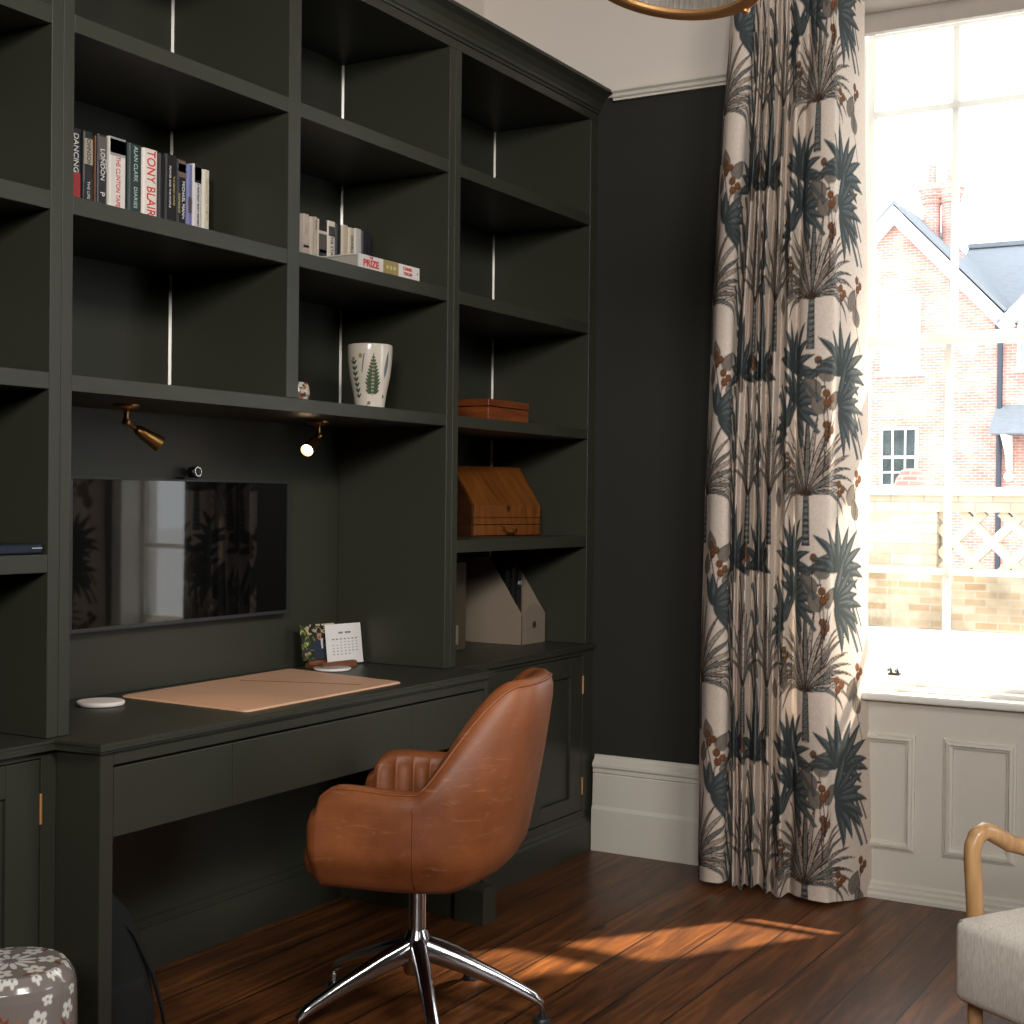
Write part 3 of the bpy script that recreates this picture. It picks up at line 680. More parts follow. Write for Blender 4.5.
for i, (bxx, zt_) in enumerate(((.012, .262), (.048, .272), (.084, .255))):
    b_ = thing('brochure', ['black brochure nearest the open side of the magazine file', 'black brochure in the middle of the magazine file', 'black brochure with grey lettering on its cover, in the file'][i], 'brochure', (X0+bxx+.01, 2.65, zf), 'brochures in the magazine file')
    y_a = 2.605-.004*i
    B().box(X0+bxx, X0+bxx+.026, y_a, 2.762, zf+.004, zf+zt_, bev=.001).make('cover', BLACK, b_)
    if i == 2:
        Ml = Matrix(((1, 0, 0, X0+bxx+.040), (0, 0, -1, 2.6005), (0, 1, 0, zf+.205), (0, 0, 0, 1)))
        text_mesh('ACR', .020, GREYC, b_, Matrix(((1, 0, 0, X0+bxx+.013), (0, 0, -1, y_a-.0006), (0, 1, 0, zf+.215), (0, 0, 0, 1))), 'lettering', sx=.75)
# brown box file behind
bf = thing('box_file', 'brown card box file standing left of the beige magazine file', 'box file', (4.13, 2.69, zf))
box('case', TANCARD, (4.05, 4.200, 2.625, 2.768, zf, zf+.30), bf, .002); box('spine_label', BEIGEB, (4.07, 4.150, 2.6235, 2.627, zf+.02, zf+.085), bf, 0)
# left bookcase contents
dv = thing('storage_drive', 'dark blue slim electronic box on the left bookcase shelf', 'electronic box', (2.03, 2.47, S4[1]))
box('case', NAVY, (1.90, 2.116, 2.373, 2.53, S4[1]+.001, S4[1]+.0225), dv, .004); box('light_bar', GREYC, (2.085, 2.112, 2.3715, 2.374, S4[1]+.0125, S4[1]+.0145), dv, 0)
gb = thing('storage_box', 'pale grey box on the top left shelf, cut off by the picture top', 'box', (2.08, 2.5, SH[0][1]))
box('box_body', GREYC, (2.02, 2.118, 2.42, 2.62, SH[0][1]+.001, SH[0][1]+.12), gb, .003); box('lid', GREYC, (2.017, 2.121, 2.417, 2.623, SH[0][1]+.122, SH[0][1]+.15), gb, .003)

# ------------------------------------------------------------------ television, webcam, spotlights
tv = thing('television', 'wide black flat screen on the wall above the desk', 'television', (2.945, 2.75, 1.11))
tx0, tx1, tz0, tz1, ty = 2.524, 3.372, .917, 1.309, 2.735
box('housing', BLACK, (tx0+.004, tx1-.004, ty+.008, 2.7725, tz0+.01, tz1-.004), tv, .004)
fb_ = B(); q = .006
fb_.box(tx0, tx1, ty-.001, ty+.012, tz1-q, tz1, bev=.0015); fb_.box(tx0, tx1, ty-.001, ty+.012, tz0, tz0+.010, bev=.0015)
fb_.box(tx0, tx0+q, ty-.001, ty+.012, tz0+.01, tz1-q); fb_.box(tx1-q, tx1, ty-.001, ty+.012, tz0+.01, tz1-q)
fb_.make('bezel', BEZEL, tv)
B().box(tx0+q, tx1-q, ty+.003, ty+.0078, tz0+.010, tz1-q).make('screen', SCREEN, tv)
wc = thing('webcam', 'small black round webcam clipped on top of the screen', 'webcam', (2.965, 2.745, tz1))
B().box(2.925, 2.968, 2.735, 2.768, tz1+.0004, tz1+.006, bev=.002).make('clip', BLACK, wc)
Mw = Matrix.Translation((2.975, 2.748, tz1+.020)) @ Matrix.Rotation(PI/2-.1, 4, 'X')
B().lathe([(.001, -.012), (.014, -.012), (.0165, -.008), (.0165, .012), (.013, .016), (.010, .015), (.001, .013)], (0, 0, 0), 24, M=Mw).make('body', BLACK, wc, 40)
B().lathe([(.0105, .0155), (.0135, .0155), (.0135, .018), (.0105, .018), (.0105, .0155)], (0, 0, 0), 24, M=Mw, cap=False).make('lens_ring', CHROME, wc, 40)

def spotlight(loc, aim, label, lit):
    t = thing('spotlight', label, 'spotlight', loc, 'brass spotlights under the lowest shelf')
    x, y, z = loc
    B().lathe([(.034, 0), (.034, -.004), (.028, -.010), (.012, -.013), (.006, -.016), (.006, -.033), (.009, -.036), (.011, -.042), (.009, -.048), (.001, -.051)], loc, 24).make('mount', BRASS, t, 40)
    j = Vector((x, y, z-.042)); d = Vector(aim).normalized()
    B().tube([j, j+d*.033], .0055, 10).make('swivel_arm', BRASS, t, 40)
    M_ = Matrix.Translation(j+d*.028) @ d.to_track_quat('Z', 'Y').to_matrix().to_4x4() @ Matrix.Scale(.80, 4)
    B().lathe([(.006, 0), (.012, .002), (.016, .008), (.019, .03), (.0245, .082), (.0245, .090), (.022, .090), (.021, .080), (.002, .078)], (0, 0, 0), 28, M=M_).make('lamp_head', BRASS, t, 40)
    B().lathe([(.001, .0795), (.0205, .0795), (.0205, .082), (.001, .083)], (0, 0, 0), 24, M=M_).make('lens', BULB if lit else DARKV, t)
    if lit:
        L = bpy.data.lights.new('spot_glow', 'SPOT'); L.energy = 5; L.color = (1, .66, .36); L.spot_size = R(75); L.spot_blend = .8; L.shadow_soft_size = .02
        o = bpy.data.objects.new('spot_glow', L); COL.objects.link(o); o.location = j+d*.135; o.rotation_euler = (-d).to_track_quat('Z', 'Y').to_euler()
spotlight((2.560, 2.585, 1.4845), (.75, -.35, -.50), 'brass spotlight at the left under the shelf, turned away from the room', False)
spotlight((3.318, 2.585, 1.4845), (-.835, -.255, -.45), 'lit brass spotlight at the right under the shelf, glowing warm', True)

# ------------------------------------------------------------------ desk top things
mt = thing('desk_mat', 'tan leather desk mat lying on the desk top', 'desk mat', (3.0, 2.5, ZT))
def quadM(p, z0, z1): return B().prism(p, 'Z', z0, z1)
q4 = [Vector((2.672, 2.714)), Vector((2.648, 2.270)), Vector((3.318, 2.280)), Vector((3.385, 2.735))]
c4 = sum(q4, Vector((0, 0)))/4
def rounded(q, r, n=4):
    out = []
    for i, p in enumerate(q):
        a = (q[i-1]-p).normalized(); b = (q[(i+1) % 4]-p).normalized()
        for k_ in range(n+1):
            t_ = k_/n; out.append(tuple(p+a*r*(1-t_)**2+b*r*t_**2))
    return out
quadM(rounded(q4, .02), ZT+.0006, ZT+.0035).make('mat_base', MATLE2, mt)
quadM(rounded([c4+(p-c4)*.985 for p in q4], .02), ZT+.0035, ZT+.0052).make('mat_surface', MATLE, mt)
B().tube([(3.075, 2.66, ZT+.0054), (3.13, 2.52, ZT+.0054), (3.17, 2.40, ZT+.0054), (3.19, 2.33, ZT+.0054)], .0022, 6, flat=.5).make('pen_loop', mat('dark_tan', (.20, .075, .03), rough=.5), mt)
def puck(c, r, h, label, m2):
    t = thing('charging_pad', label, 'charging pad', (*c, ZT), 'round pads on the desk')
    B().lathe([(r*.9, .0004), (r*.98, .002), (r, .004), (r, h-.003), (r*.985, h-.001), (r*.96, h)], (*c, ZT), 48).make('body', PUCK, t, 40)
    B().lathe([(r*.0+.001, h), (r*.93, h), (r*.93, h+.0006), (.001, h+.0006)], (*c, ZT), 48).make('top_disc', m2, t)
puck((2.545, 2.648), .058, .011, 'white round charging pad at the left end of the desk', PUCK)
puck((3.452, 2.628), .056, .008, 'grey-topped round charging pad in front of the small calendar', PUCK2)
# calendar on a wooden stand
cl = thing('desk_calendar', 'white month calendar card leaning on a small wooden stand', 'calendar', (3.56, 2.68, ZT))
B().prism([(2.640, 0), (2.640, .014), (2.648, .018), (2.662, .018), (2.664, .008), (2.700, .008), (2.704, .024), (2.716, .024), (2.720, 0)], 'X', -.075, .068, M=Matrix.Translation((3.52, 0, ZT+.0006)) @ Matrix.Translation((0, 2.68, 0)) @ Matrix.Rotation(R(-9), 4, 'Z') @ Matrix.Translation((0, -2.68, 0))).make('stand', WALNUT, cl)
def card(x0, y0, x1, y1, zb_, h, art_fn, nu, nv, par, lean=.14, name='card'):
    u = np.linspace(0, 1, nu); v = np.linspace(0, 1, nv); U, V = np.meshgrid(u, v)
    d = np.array([x1-x0, y1-y0]); L = np.hypot(*d); nrm = np.array([-d[1], d[0]])/L
    if nrm[1] < 0: nrm = -nrm
    P = np.stack([x0+d[0]*U+nrm[0]*V*h*lean, y0+d[1]*U+nrm[1]*V*h*lean, zb_+V*h], -1)
    o = grid_mesh(name, P, art_fn(U, V), vcol_mat(name+'_print', rough=.55), par, smooth=False)
    so = o.modifiers.new('thick', 'SOLIDIFY'); so.thickness = .0012; so.offset = 1 if True else -1
    return o
rng = np.random.RandomState(5)
def cal_art(U, V):
    C = np.empty(U.shape+(3,)); C[:] = (.68, .64, .62)
    ink = (.10, .10, .11)
    def rect(a, b, c, d, col=ink):
        C[(U > a) & (U < b) & (V > c) & (V < d)] = col
    for a, b in ((.36, .40), (.405, .44), (.445, .48), (.54, .575), (.58, .615), (.62, .655), (.66, .70)): rect(a, b, .755, .80)
    for i in range(7):
        cx_ = .20+i*.108
        rect(cx_-.028, cx_+.028, .605, .635)
        for j in range(5):
            if (j == 0 and i < 2) or (j == 4 and i > 4): continue
            cy = .545-j*.075
            rect(cx_-.026, cx_-.004, cy-.012, cy+.012, (.16, .16, .17)); rect(cx_+.002, cx_+.022, cy-.012, cy+.012, (.2, .2, .2))
    return C
def photo_art(U, V):
    U = np.clip(U/.66, 0, 1)
    n = rng.rand(12, 12); n2 = rng.rand(30, 30)
    def smp(a, k_):
        x = U*(k_-1.01); y = V*(k_-1.01); xi, yi = x.astype(int), y.astype(int); fx, fy = x-xi, y-yi
        return (a[yi, xi]*(1-fx)+a[yi, xi+1]*fx)*(1-fy)+(a[yi+1, xi]*(1-fx)+a[yi+1, xi+1]*fx)*fy
    g = smp(n, 12)*.55+smp(n2, 30)*.45
    C = np.empty(U.shape+(3,)); C[:] = (.012, .016, .008)
    C[g > .52] = (.05, .065, .015); C[g > .62] = (.16, .17, .04); C[g > .74] = (.36, .34, .14)
    top = (V > .72) & (g > .5) & (U > .3); C[top] = (.42, .34, .22)
    # a person in a dark suit with an outstretched arm
    body = (U > .52+.1*(V > .42)) & (V < .60) & (U < 1.0); C[body] = (.018, .024, .040)
    arm = np.abs((V-.18)-(U-.12)*.62) < .055; C[arm & (U > .1) & (U < .62)] = (.02, .027, .045)
    C[(np.hypot(U-.16, V-.17) < .05)] = (.30, .16, .10)
    C[(np.abs(U-.90) < .05-.06*(.58-V)) & (V < .58) & (V > .3)] = (.55, .52, .55)
    C[np.hypot((U-.80)/.75, (V-.68)/1.05) < .125] = (.34, .17, .10)
    C[(np.hypot((U-.80)/.8, (V-.78)) < .12) & (V > .74)] = (.02, .012, .008)
    C[(np.hypot((U-.80), (V-.62)) < .035)] = (.10, .05, .03)
    return C
def put(): pass
card(3.502, 2.684, 3.645, 2.655, ZT+.006, .122, cal_art, 190, 150, cl, name='calendar_card')
ph = thing('photo_card', 'small photograph of a person in a dark suit among leaves, behind the calendar', 'photograph', (3.44, 2.70, ZT))
card(3.415, 2.712, 3.555, 2.690, ZT+.0252, .106, photo_art, 110, 110, ph, name='photo_print')

# ------------------------------------------------------------------ swivel chair
CC = Vector((2.908, 1.948, 0)); F = Vector((-.335, .942, 0)).normalized(); S = Vector((.942, .335, 0)).normalized()
def cl_(f, s, z): return CC+F*f+S*s+Vector((0, 0, z))
ch = thing('desk_chair', 'tan leather tub swivel chair on a polished four-toe star base, facing the desk', 'chair', CC)
def ss(a, b, x):
    t_ = np.clip((x-a)/(b-a), 0, 1); return t_*t_*(3-2*t_)
def shell(nt=361):
    hw, fF, fB = .285, .175, -.255
    # plan curve (outer), t in [-1,1]: near arm front -> round the back -> far arm front
    ctrl = []
    for i in range(400):
        q = i/399
        a = -PI/2 + 0
        ctrl.append(q)
    # superellipse half: s = hw*sgn*|cos|^p ; straight arms ahead of f0
    f0 = -.02; pts = []
    for f in np.linspace(fF, f0, 40): pts.append((f, -hw*(1-.06*ss(f0, fF, f))))
    for a in np.linspace(0, PI, 160)[1:-1]:
        pts.append((f0-(f0-fB)*abs(math.sin(a))**.86, -hw*np.sign(math.cos(a))*abs(math.cos(a))**.74))
    for f in np.linspace(f0, fF, 40): pts.append((f, hw*(1-.06*ss(f0, fF, f))))
    pts = np.array(pts); d = np.r_[0, np.cumsum(np.linalg.norm(np.diff(pts, axis=0), axis=1))]; L = d[-1]
    t = np.linspace(0, L, nt); f = np.interp(t, d, pts[:, 0]); s = np.interp(t, d, pts[:, 1])
    for _ in range(3):
        f[1:-1] = (f[:-2]+2*f[1:-1]+f[2:])/4; s[1:-1] = (s[:-2]+2*s[1:-1]+s[2:])/4
    df, ds = np.gradient(f), np.gradient(s); n = np.hypot(df, ds); nf, ns = ds/n, -df/n   # inward normal candidates
    sg = np.sign((0-f)*nf+(0-s)*ns); sg[sg == 0] = 1
    inn = np.c_[nf*sg, ns*sg]
    inn[np.abs(s) > .2] *= 1
    edge = np.minimum(t, L-t)
    back = ss(.05, -.20, f)*1.0
    backc = 1-ss(.0, .27, np.abs(s))*.0
    rise = ss(-.055, -.215, f)
    ztop = .607+.243*rise-.006*ss(.06, .2, edge)*(1-rise)
    ztop = ztop-.05*(1-np.sqrt(np.clip(1-(1-np.clip(edge/.06, 0, 1))**2, 0, 1)))
    ztop -= .012*(np.abs(s)/.29)**2*rise
    zbot = .372+.028*ss(-.14, -.27, f)
    lean = ss(-.05, -.24, f)          # how much of this column belongs to the back
    rows = []; kinds = []
    H = ztop-zbot
    def row(frac, off, dz=0, rib=0):
        z_ = zbot+H*frac+dz
        ff = f+inn[:, 0]*off; s_ = s+inn[:, 1]*off
        ff = ff-.078*lean*np.clip((z_-.42)/.44, 0, 1.1); s_ = s_*(1-.24*ss(.58, .88, z_)*np.ones_like(f))
        # tuck the lower edge in
        tk = (.032-.010*lean)*(1-ss(.375, .47, z_))**1.6; ff = ff+inn[:, 0]*tk; s_ = s_+inn[:, 1]*tk
        rows.append(np.stack([ff, s_, z_], -1)); kinds.append(rib)
    row(0, .10, -.016); row(0, .05, -.014); row(0, .014, -.006); row(.03, .002)
    for q in np.linspace(.1, .86, 16): row(q, -.004*math.sin(PI*q))
    row(.93, .003); row(.975, .012); row(.997, .024); row(1.0, .035); row(.99, .048); row(.965, .058); row(.93, .064)
    ribs = .013*(np.abs(np.sin(PI*t/.044)))**.5
    for q in np.linspace(.86, .10, 14):
        off = .068+.014*math.sin(PI*q)-ribs*min(1, (1-q)*9)
        row(q, off)
    row(.02, .08)
    Rr = np.array(rows)
    return Rr, f, s, inn
Rr, f_, s_, inn_ = shell()
nr, nc = Rr.shape[:2]
V = np.empty_like(Rr)
for i in range(nr):
    q = Rr[i]; P = np.array(CC)[None]+np.outer(q[:, 0], np.array(F))+np.outer(q[:, 1], np.array(S)); P[:, 2] = q[:, 2]; V[i] = P
so = grid_mesh('shell', V, None, LEATHER, ch)
bm = bmesh.new(); bm.from_mesh(so.data); bm.verts.ensure_lookup_table(); VL = list(bm.verts)
for j, sg in ((0, 1), (nc-1, -1)):          # padded front ends of the arms
    ring = [VL[i*nc+j] for i in range(3, nr)]
    cen_ = sum((v.co for v in ring), Vector())/len(ring)
    prev = ring
    for kk, (sc_, push) in enumerate(((.86, .016), (.55, .026), (.2, .030))):
        new = [bm.verts.new(cen_+(v.co-cen_)*sc_+F*push) for v in ring]
        for a in range(len(ring)-1): bm.faces.new((prev[a], prev[a+1], new[a+1], new[a]))
        bm.faces.new((prev[-1], prev[0], new[0], new[-1])) ; prev = new
    bm.faces.new(prev)
bmesh.ops.recalc_face_normals(bm, faces=bm.faces)
bm.to_mesh(so.data); bm.free(); so.data.polygons.foreach_set('use_smooth', [True]*len(so.data.polygons))
# piping round the rim
pi_ = B(); rim = [V[21][j] for j in range(0, nc, 3)]
pi_.tube(rim, .0035, 6).make('piping', LEATHER, ch, 180)
jn = min(range(nc//2), key=lambda j: abs(f_[j]+.06))
for js in (jn, nc-1-jn):
    B().tube([tuple(V[i][js]+0) for i in range(3, 20)], .0022, 5).make('side_seam', LEATHER, ch, 180)
# seat cushion
def pad(name, m, par, c, hf, hs, z0, z1, P, dome=.02, n=26, fwd=0):
    u = np.linspace(-1, 1, n)
    vs = []
    def pt(a, b, z):
        k_ = (abs(a)**P+abs(b)**P)**(1/P); 
        return a, b
    rows = []
    prof = [(.0, z0), (.55, z0), (.90, z0+.004), (.985, z0+(z1-z0)*.25), (1.0, z0+(z1-z0)*.55), (.975, z0+(z1-z0)*.85), (.92, z1), (.7, z1+dome*.5), (.4, z1+dome*.9), (.0, z1+dome)]
    N = 64
    for r_, z_ in prof:
        th = np.linspace(0, 2*PI, N, endpoint=False)
        x = np.sign(np.cos(th))*np.abs(np.cos(th))**(2/P)*hf*r_; y = np.sign(np.sin(th))*np.abs(np.sin(th))**(2/P)*hs*r_
        rows.append([cl_(c+xx, yy, z_) for xx, yy in zip(x, y)])
    return grid_mesh(name, np.array([[tuple(p) for p in r] for r in rows]), None, m, par, wrap=True)
pad('seat', LEATHER, ch, .050, .198, .215, .366, .455, 5)
B().lathe([(.02, 0), (.10, 0), (.10, .012), (.02, .012)], tuple(cl_(0, 0, .352)), 24).make('seat_plate', BLACK, ch)
B().lathe([(.026, .338), (.026, .353), (.020, .353), (.020, .340)], tuple(CC), 24).make('collar', BLACK, ch, 40)
B().lathe([(.0215, .21), (.0215, .340)], tuple(CC), 24).make('column', CHROME, ch, 40)
B().lathe([(.020, .105), (.030, .107), (.034, .115), (.034, .190), (.030, .200), (.024, .214)], tuple(CC), 28).make('hub', CHROME, ch, 40)
for i in range(5):
    a = R(6+72*i); d = Vector((math.cos(a), math.sin(a), 0)); n_ = Vector((-d.y, d.x, 0)); LR = .308
    arm = B(); st = []
    for (r_, zc, hw_, hh) in ((.02, .168, .019, .032), (.10, .141, .0185, .026), (.20, .102, .0165, .019), (.270, .070, .0150, .015), (.290, .060, .0135, .0135), (LR, .046, .0110, .0105), (LR, .030, .0075, .0075)):
        ring = []
        ax = Vector((0, 0, 1)) if r_ < .3 else (Vector((0, 0, 1))*.6+d*.4 if r_ < .31 else d)
        for k_ in range(12):
            t_ = 2*PI*k_/12; cc_, sn = math.cos(t_), math.sin(t_)
            x_ = math.copysign(abs(cc_)**.7, cc_)*hw_; y_ = math.copysign(abs(sn)**.7, sn)*hh
            ring.append(arm.bm.verts.new(CC+d*r_+Vector((0, 0, zc))+n_*x_+ax*y_))
        st.append(ring)
    for q_, w_ in zip(st, st[1:]):
        for k_ in range(12): arm.bm.faces.new((q_[k_], q_[(k_+1) % 12], w_[(k_+1) % 12], w_[k_]))
    arm.bm.faces.new(st[0][::-1]); arm.bm.faces.new(st[-1])
    leg = arm.make('leg', CHROME, ch, 60)
    B().lathe([(.006, .032), (.006, .014), (.019, .012), (.022, .006), (.022, .001), (.001, .001)], tuple(CC+d*LR), 20).make('glide', CHROME if i % 2 else BEZEL, leg, 40)
ch['label'] = 'tan leather tub swivel chair with polished five-star base, pulled up to the desk'

# ------------------------------------------------------------------ curtain with printed palm pattern
PX = [(706, 4.42, 1.8385), (712, 4.37, 1.7967), (722, 4.36, 1.7574), (730, 4.38, 1.7381), (735, 4.45, 1.7489), (739, 4.4, 1.7151), (744, 4.44, 1.7145), (749, 4.38, 1.6738), (755, 4.45, 1.6808), (760, 4.39, 1.6403), (766, 4.45, 1.643), (772, 4.38, 1.5964), (778, 4.44, 1.5974), (786, 4.37, 1.5436), (795, 4.43, 1.5334), (800, 4.38, 1.4984), (812, 4.355, 1.448), (826, 4.36, 1.4009), (832, 4.4, 1.3938), (836, 4.42, 1.3866), (850, 4.5, 1.3636), (864, 4.6, 1.3452)]
def catmull(P, per=24):
    P = np.array(P, float); P = np.r_[[2*P[0]-P[1]], P, [2*P[-1]-P[-2]]]; out = []
    for i in range(1, len(P)-2):
        for t_ in np.linspace(0, 1, per, endpoint=False):
            a, b, c, d = P[i-1:i+3]
            out.append(.5*((2*b)+(-a+c)*t_+(2*a-5*b+4*c-d)*t_**2+(-a+3*b-3*c+d)*t_**3))
    out.append(P[-2]); return np.array(out)
cur = catmull(PX); cl_u = np.r_[0, np.cumsum(np.hypot(np.diff(cur[:, 1]), np.diff(cur[:, 2])))]; UL = cl_u[-1]
U_of = lambda px: float(np.interp(px, cur[:, 0], cl_u))
HT = 3.06
fab = Art(UL, HT, .0015, (.70, .60, .52))
DK = (.034, .025, .021); TEAL = (.055, .066, .068); TEAL2 = (.17, .195, .20); TAU = (.20, .17, .145); TAU2 = (.115, .095, .08); RUST = (.18, .076, .034); RUST2 = (.10, .042, .02); LT = (.50, .43, .37); BLUE = (.22, .22, .205)
rp = random.Random(11)
def palm(u, z, wid=1.0, n=15, L=.20, tw=.011, side=0):
    for layer in (0, 1):
        for i in range(n):
            q = -1+2*i/(n-1)
            if side and q*side < -.15: continue
            a = q*1.75*wid; L_ = L*(1.10-.32*abs(q))*rp.uniform(.92, 1.05)
            sp = arc((u, z), a*.62, L_, a*1.0 if abs(q) > .12 else a*.3, 14)
            w = .0105*(1-.25*abs(q))
            if layer == 0: continue
            oc = DK if i % 3 else (.12, .06, .035)
            fab.leaf(sp, w, oc); fab.leaf(sp[1:-1], w*.62, LT if i % 2 else BLUE)
            for k_ in range(2, 13, 1):
                x_, y_ = sp[k_]; fab.ell((x_, y_), w*.75, .0012, oc, rot=-a, a=.75, n=8)
            fab.stroke(sp, .0016, oc)
    fab.poly([(u-tw*.85, z), (u+tw*.85, z), (u+tw*1.3, z-.155), (u-tw*1.3, z-.155)], (.13, .14, .14))
    for k_ in range(16):
        y_ = z-.005-k_*.0095; ww = tw*(.8+.5*k_/16)
        fab.poly([(u-ww, y_), (u+ww, y_-.001), (u+ww*.9, y_-.0075), (u-ww*.9, y_-.0068)], DK if k_ % 2 else (.10, .12, .125))
        fab.poly([(u-ww*.7, y_-.002), (u+ww*.5, y_-.003), (u+ww*.5, y_-.005), (u-ww*.7, y_-.005)], LT, .5)
def tallpalm(u, z):
    for dx, a, L in ((-.022, -.10, .20), (.022, .10, .20), (-.010, -.04, .25), (.012, .05, .25), (0, 0, .27)):
        sp = arc((u+dx*.4, z), a, L, a*1.5, 14); fab.leaf(sp, .0155, DK); fab.leaf(sp[1:-1], .0115, LT)
        for k_ in range(2, 13): fab.ell(sp[k_], .011, .0014, DK, a=.7, n=8)
        fab.stroke(sp, .002, DK)
def agave(u, z, R_=.15, a0=-2.3, a1=2.3, n=12, seed=0):
    rr = random.Random(seed); order = list(range(n)); order.sort(key=lambda i: -abs(-1+2*i/(n-1)))
    for i in order:
        a = a0+(a1-a0)*i/(n-1)+rr.uniform(-.08, .08); L = R_*rr.uniform(.8, 1.1)*(1.1 if abs(a) < .8 else .95)
        sp = arc((u, z), a, L, (.5 if a > 0 else -.5)*min(1, abs(a)), 12)
        fab.leaf(sp, .0165, TEAL); fab.leaf([(x+.003, y+.002) for x, y in sp[1:-1]], .006, TEAL2, .55); fab.stroke(sp[1:-1], .0016, (.02, .03, .034), .8)
def berries(u, z, s=1.0):
    fab.stroke([(u, z-.13), (u-.006, z-.06), (u, z)], .003, DK)
    fab.stroke([(u-.005, z-.05), (u+.022, z-.018)], .0025, DK)
    for dx, dy in ((0, .004), (.021, -.012), (.004, -.026)):
        fab.ell((u+dx, z+dy), .0125*s, .0135*s, RUST2); fab.ell((u+dx-.001, z+dy+.002), .0098*s, .0105*s, RUST)
def gleaf(u, z, a, L=.075, w=.024):
    sp = arc((u, z), a, L, .25, 12); fab.leaf(sp, w, TAU2); fab.leaf(sp[:-1], w*.88, TAU); fab.stroke(sp, .0016, TAU2)
def band(u, z, du, dz, w=.012):
    sp = [(u+du*t_, z+dz*t_**1.4) for t_ in np.linspace(0, 1, 10)]
    fab.stroke(sp, w, TEAL); fab.stroke(sp, w*.35, TEAL2, .6)
for k_ in range(-2, 5):
    z = 1.283+.618*k_
    # strip by strip, left edge to window edge
    gleaf(U_of(714), z-.185, -.3); gleaf(U_of(722), z-.215, .5); gleaf(U_of(709), z-.26, .1); gleaf(U_of(728), z-.30, .2, .07, .02); berries(U_of(713), z-.165); berries(U_of(721), z-.225)
    fab.stroke([(U_of(722), z-.40), (U_of(719), z-.30), (U_of(712), z-.18)], .004, DK)
    palm(U_of(707), z, 1.1, 21, .26, side=1)
    agave(U_of(739), z-.225, .17, -1.6, 1.6, 9, 3)
    for q_ in (.33, .24, .14, .06): band(U_of(731), z+q_, .075, -.13, .020)
    fab.leaf(arc((U_of(737), z-.24), .0, .29, .05), .030, TEAL); fab.leaf(arc((U_of(737)+.006, z-.22), .0, .25, .05), .008, TEAL2, .6)
    gleaf(U_of(741), z-.28, -.6); 
    for pb_ in (734, 745, 757, 768, 780):
        for q_ in (.36, .27, .18): band(U_of(pb_), z+q_, .055, -.15, .017)
    palm(U_of(749), z, .6, 9, .25, .020); tallpalm(U_of(749), z); berries(U_of(749), z-.175); gleaf(U_of(751), z-.26, .15)
    agave(U_of(760), z-.235, .17, -1.4, 1.4, 8, 5); fab.leaf(arc((U_of(760), z-.25), .0, .29, -.05), .030, TEAL); fab.leaf(arc((U_of(760)+.006, z-.23), .0, .25, -.05), .008, TEAL2, .6)
    for q_ in (.33, .24, .14, .06): band(U_of(754), z+q_, .075, -.13, .020)
    palm(U_of(771), z, .6, 9, .25, .019); tallpalm(U_of(771), z); berries(U_of(769), z-.175); gleaf(U_of(768), z-.26, -.1)
    gleaf(U_of(786), z+.005, .1, .085, .028); gleaf(U_of(781), z-.035, -.4, .07, .024); berries(U_of(787), z+.125); fab.stroke([(U_of(787), z+.11), (U_of(784), z+.02), (U_of(781), z-.12)], .003, DK)
    agave(U_of(794), z-.225, .15, -1.0, 1.55, 10, 8); agave(U_of(797), z-.33, .155, -.9, 2.6, 12, 9)
    band(U_of(778), z+.33, .085, -.14, .020); band(U_of(778), z+.23, .085, -.14, .020)
    palm(U_of(807), z, 1.08, 21, .262, .012); palm(U_of(807)+.004, z, .7, 9, .255, .011)
    fab.stroke([(U_of(826), z-.45), (U_of(824), z-.32), (U_of(817), z-.19)], .003, DK)
    gleaf(U_of(820), z-.26, .35, .095, .034); gleaf(U_of(818), z-.30, -.9, .085, .028); gleaf(U_of(822), z-.36, -.6, .08, .026); berries(U_of(815), z-.195); berries(U_of(823), z-.30)
    agave(U_of(838), z-.235, .15, -1.3, 1.9, 11, 12); agave(U_of(834), z-.34, .16, .3, 2.7, 9, 14)
    for q_ in (.36, .27): band(U_of(838), z+q_, .10, -.15, .014)
    agave(U_of(786), z-.40, .13, -2.2, .6, 8, 21); agave(U_of(716), z-.36, .12, -.4, 2.4, 8, 22)
    gleaf(U_of(800), z+.26, -.5, .08, .026); gleaf(U_of(826), z+.27, .6, .08, .026); berries(U_of(824), z+.22); fab.stroke(arc((U_of(822), z+.06), .05, .22, .2), .003, DK)
    for q_ in (.30, .20): band(U_of(797), z+q_-.62+.10, .12, -.10, .012)
    berries(U_of(836), z+.035); gleaf(U_of(846), z-.03, .3, .08, .026); gleaf(U_of(854), z-.075, -.5, .075, .024); berries(U_of(853), z+.07)
    fab.stroke([(U_of(853), z+.06), (U_of(851), z-.05), (U_of(856), z-.17)], .003, DK); band(U_of(848), z+.24, .07, -.12, .008); band(U_of(846), z+.32, .08, -.12, .008)
    fab.poly([(U_of(842), z+.22), (U_of(847), z+.30), (U_of(850), z+.20)], RUST)
NU, NV = 470, 800
u = np.linspace(0, UL, NU); zz = np.linspace(0, HT, NV)
X0_ = np.interp(u, cl_u, cur[:, 1]); Y0_ = np.interp(u, cl_u, cur[:, 2])
UU, ZZ = np.meshgrid(u, zz)
zr = [0, .3, .8, 1.3, 1.9, 2.5, 2.92, 3.06]; le = [1.846, 1.842, 1.843, 1.838, 1.820, 1.785, 1.752, 1.745]
yl = np.interp(zz, zr, le)[:, None]
Yr_ = Y0_.min()
kf = (yl-Yr_)/(Y0_.max()-Yr_)
Yc_ = Yr_+(Y0_[None]-Yr_)*kf
Xm = 4.41
amp = np.interp(zz, [0, .25, 1, 2.2, 2.75, 2.9, 3.06], [.92, 1.0, 1.0, 1.0, .8, .45, .5])[:, None]
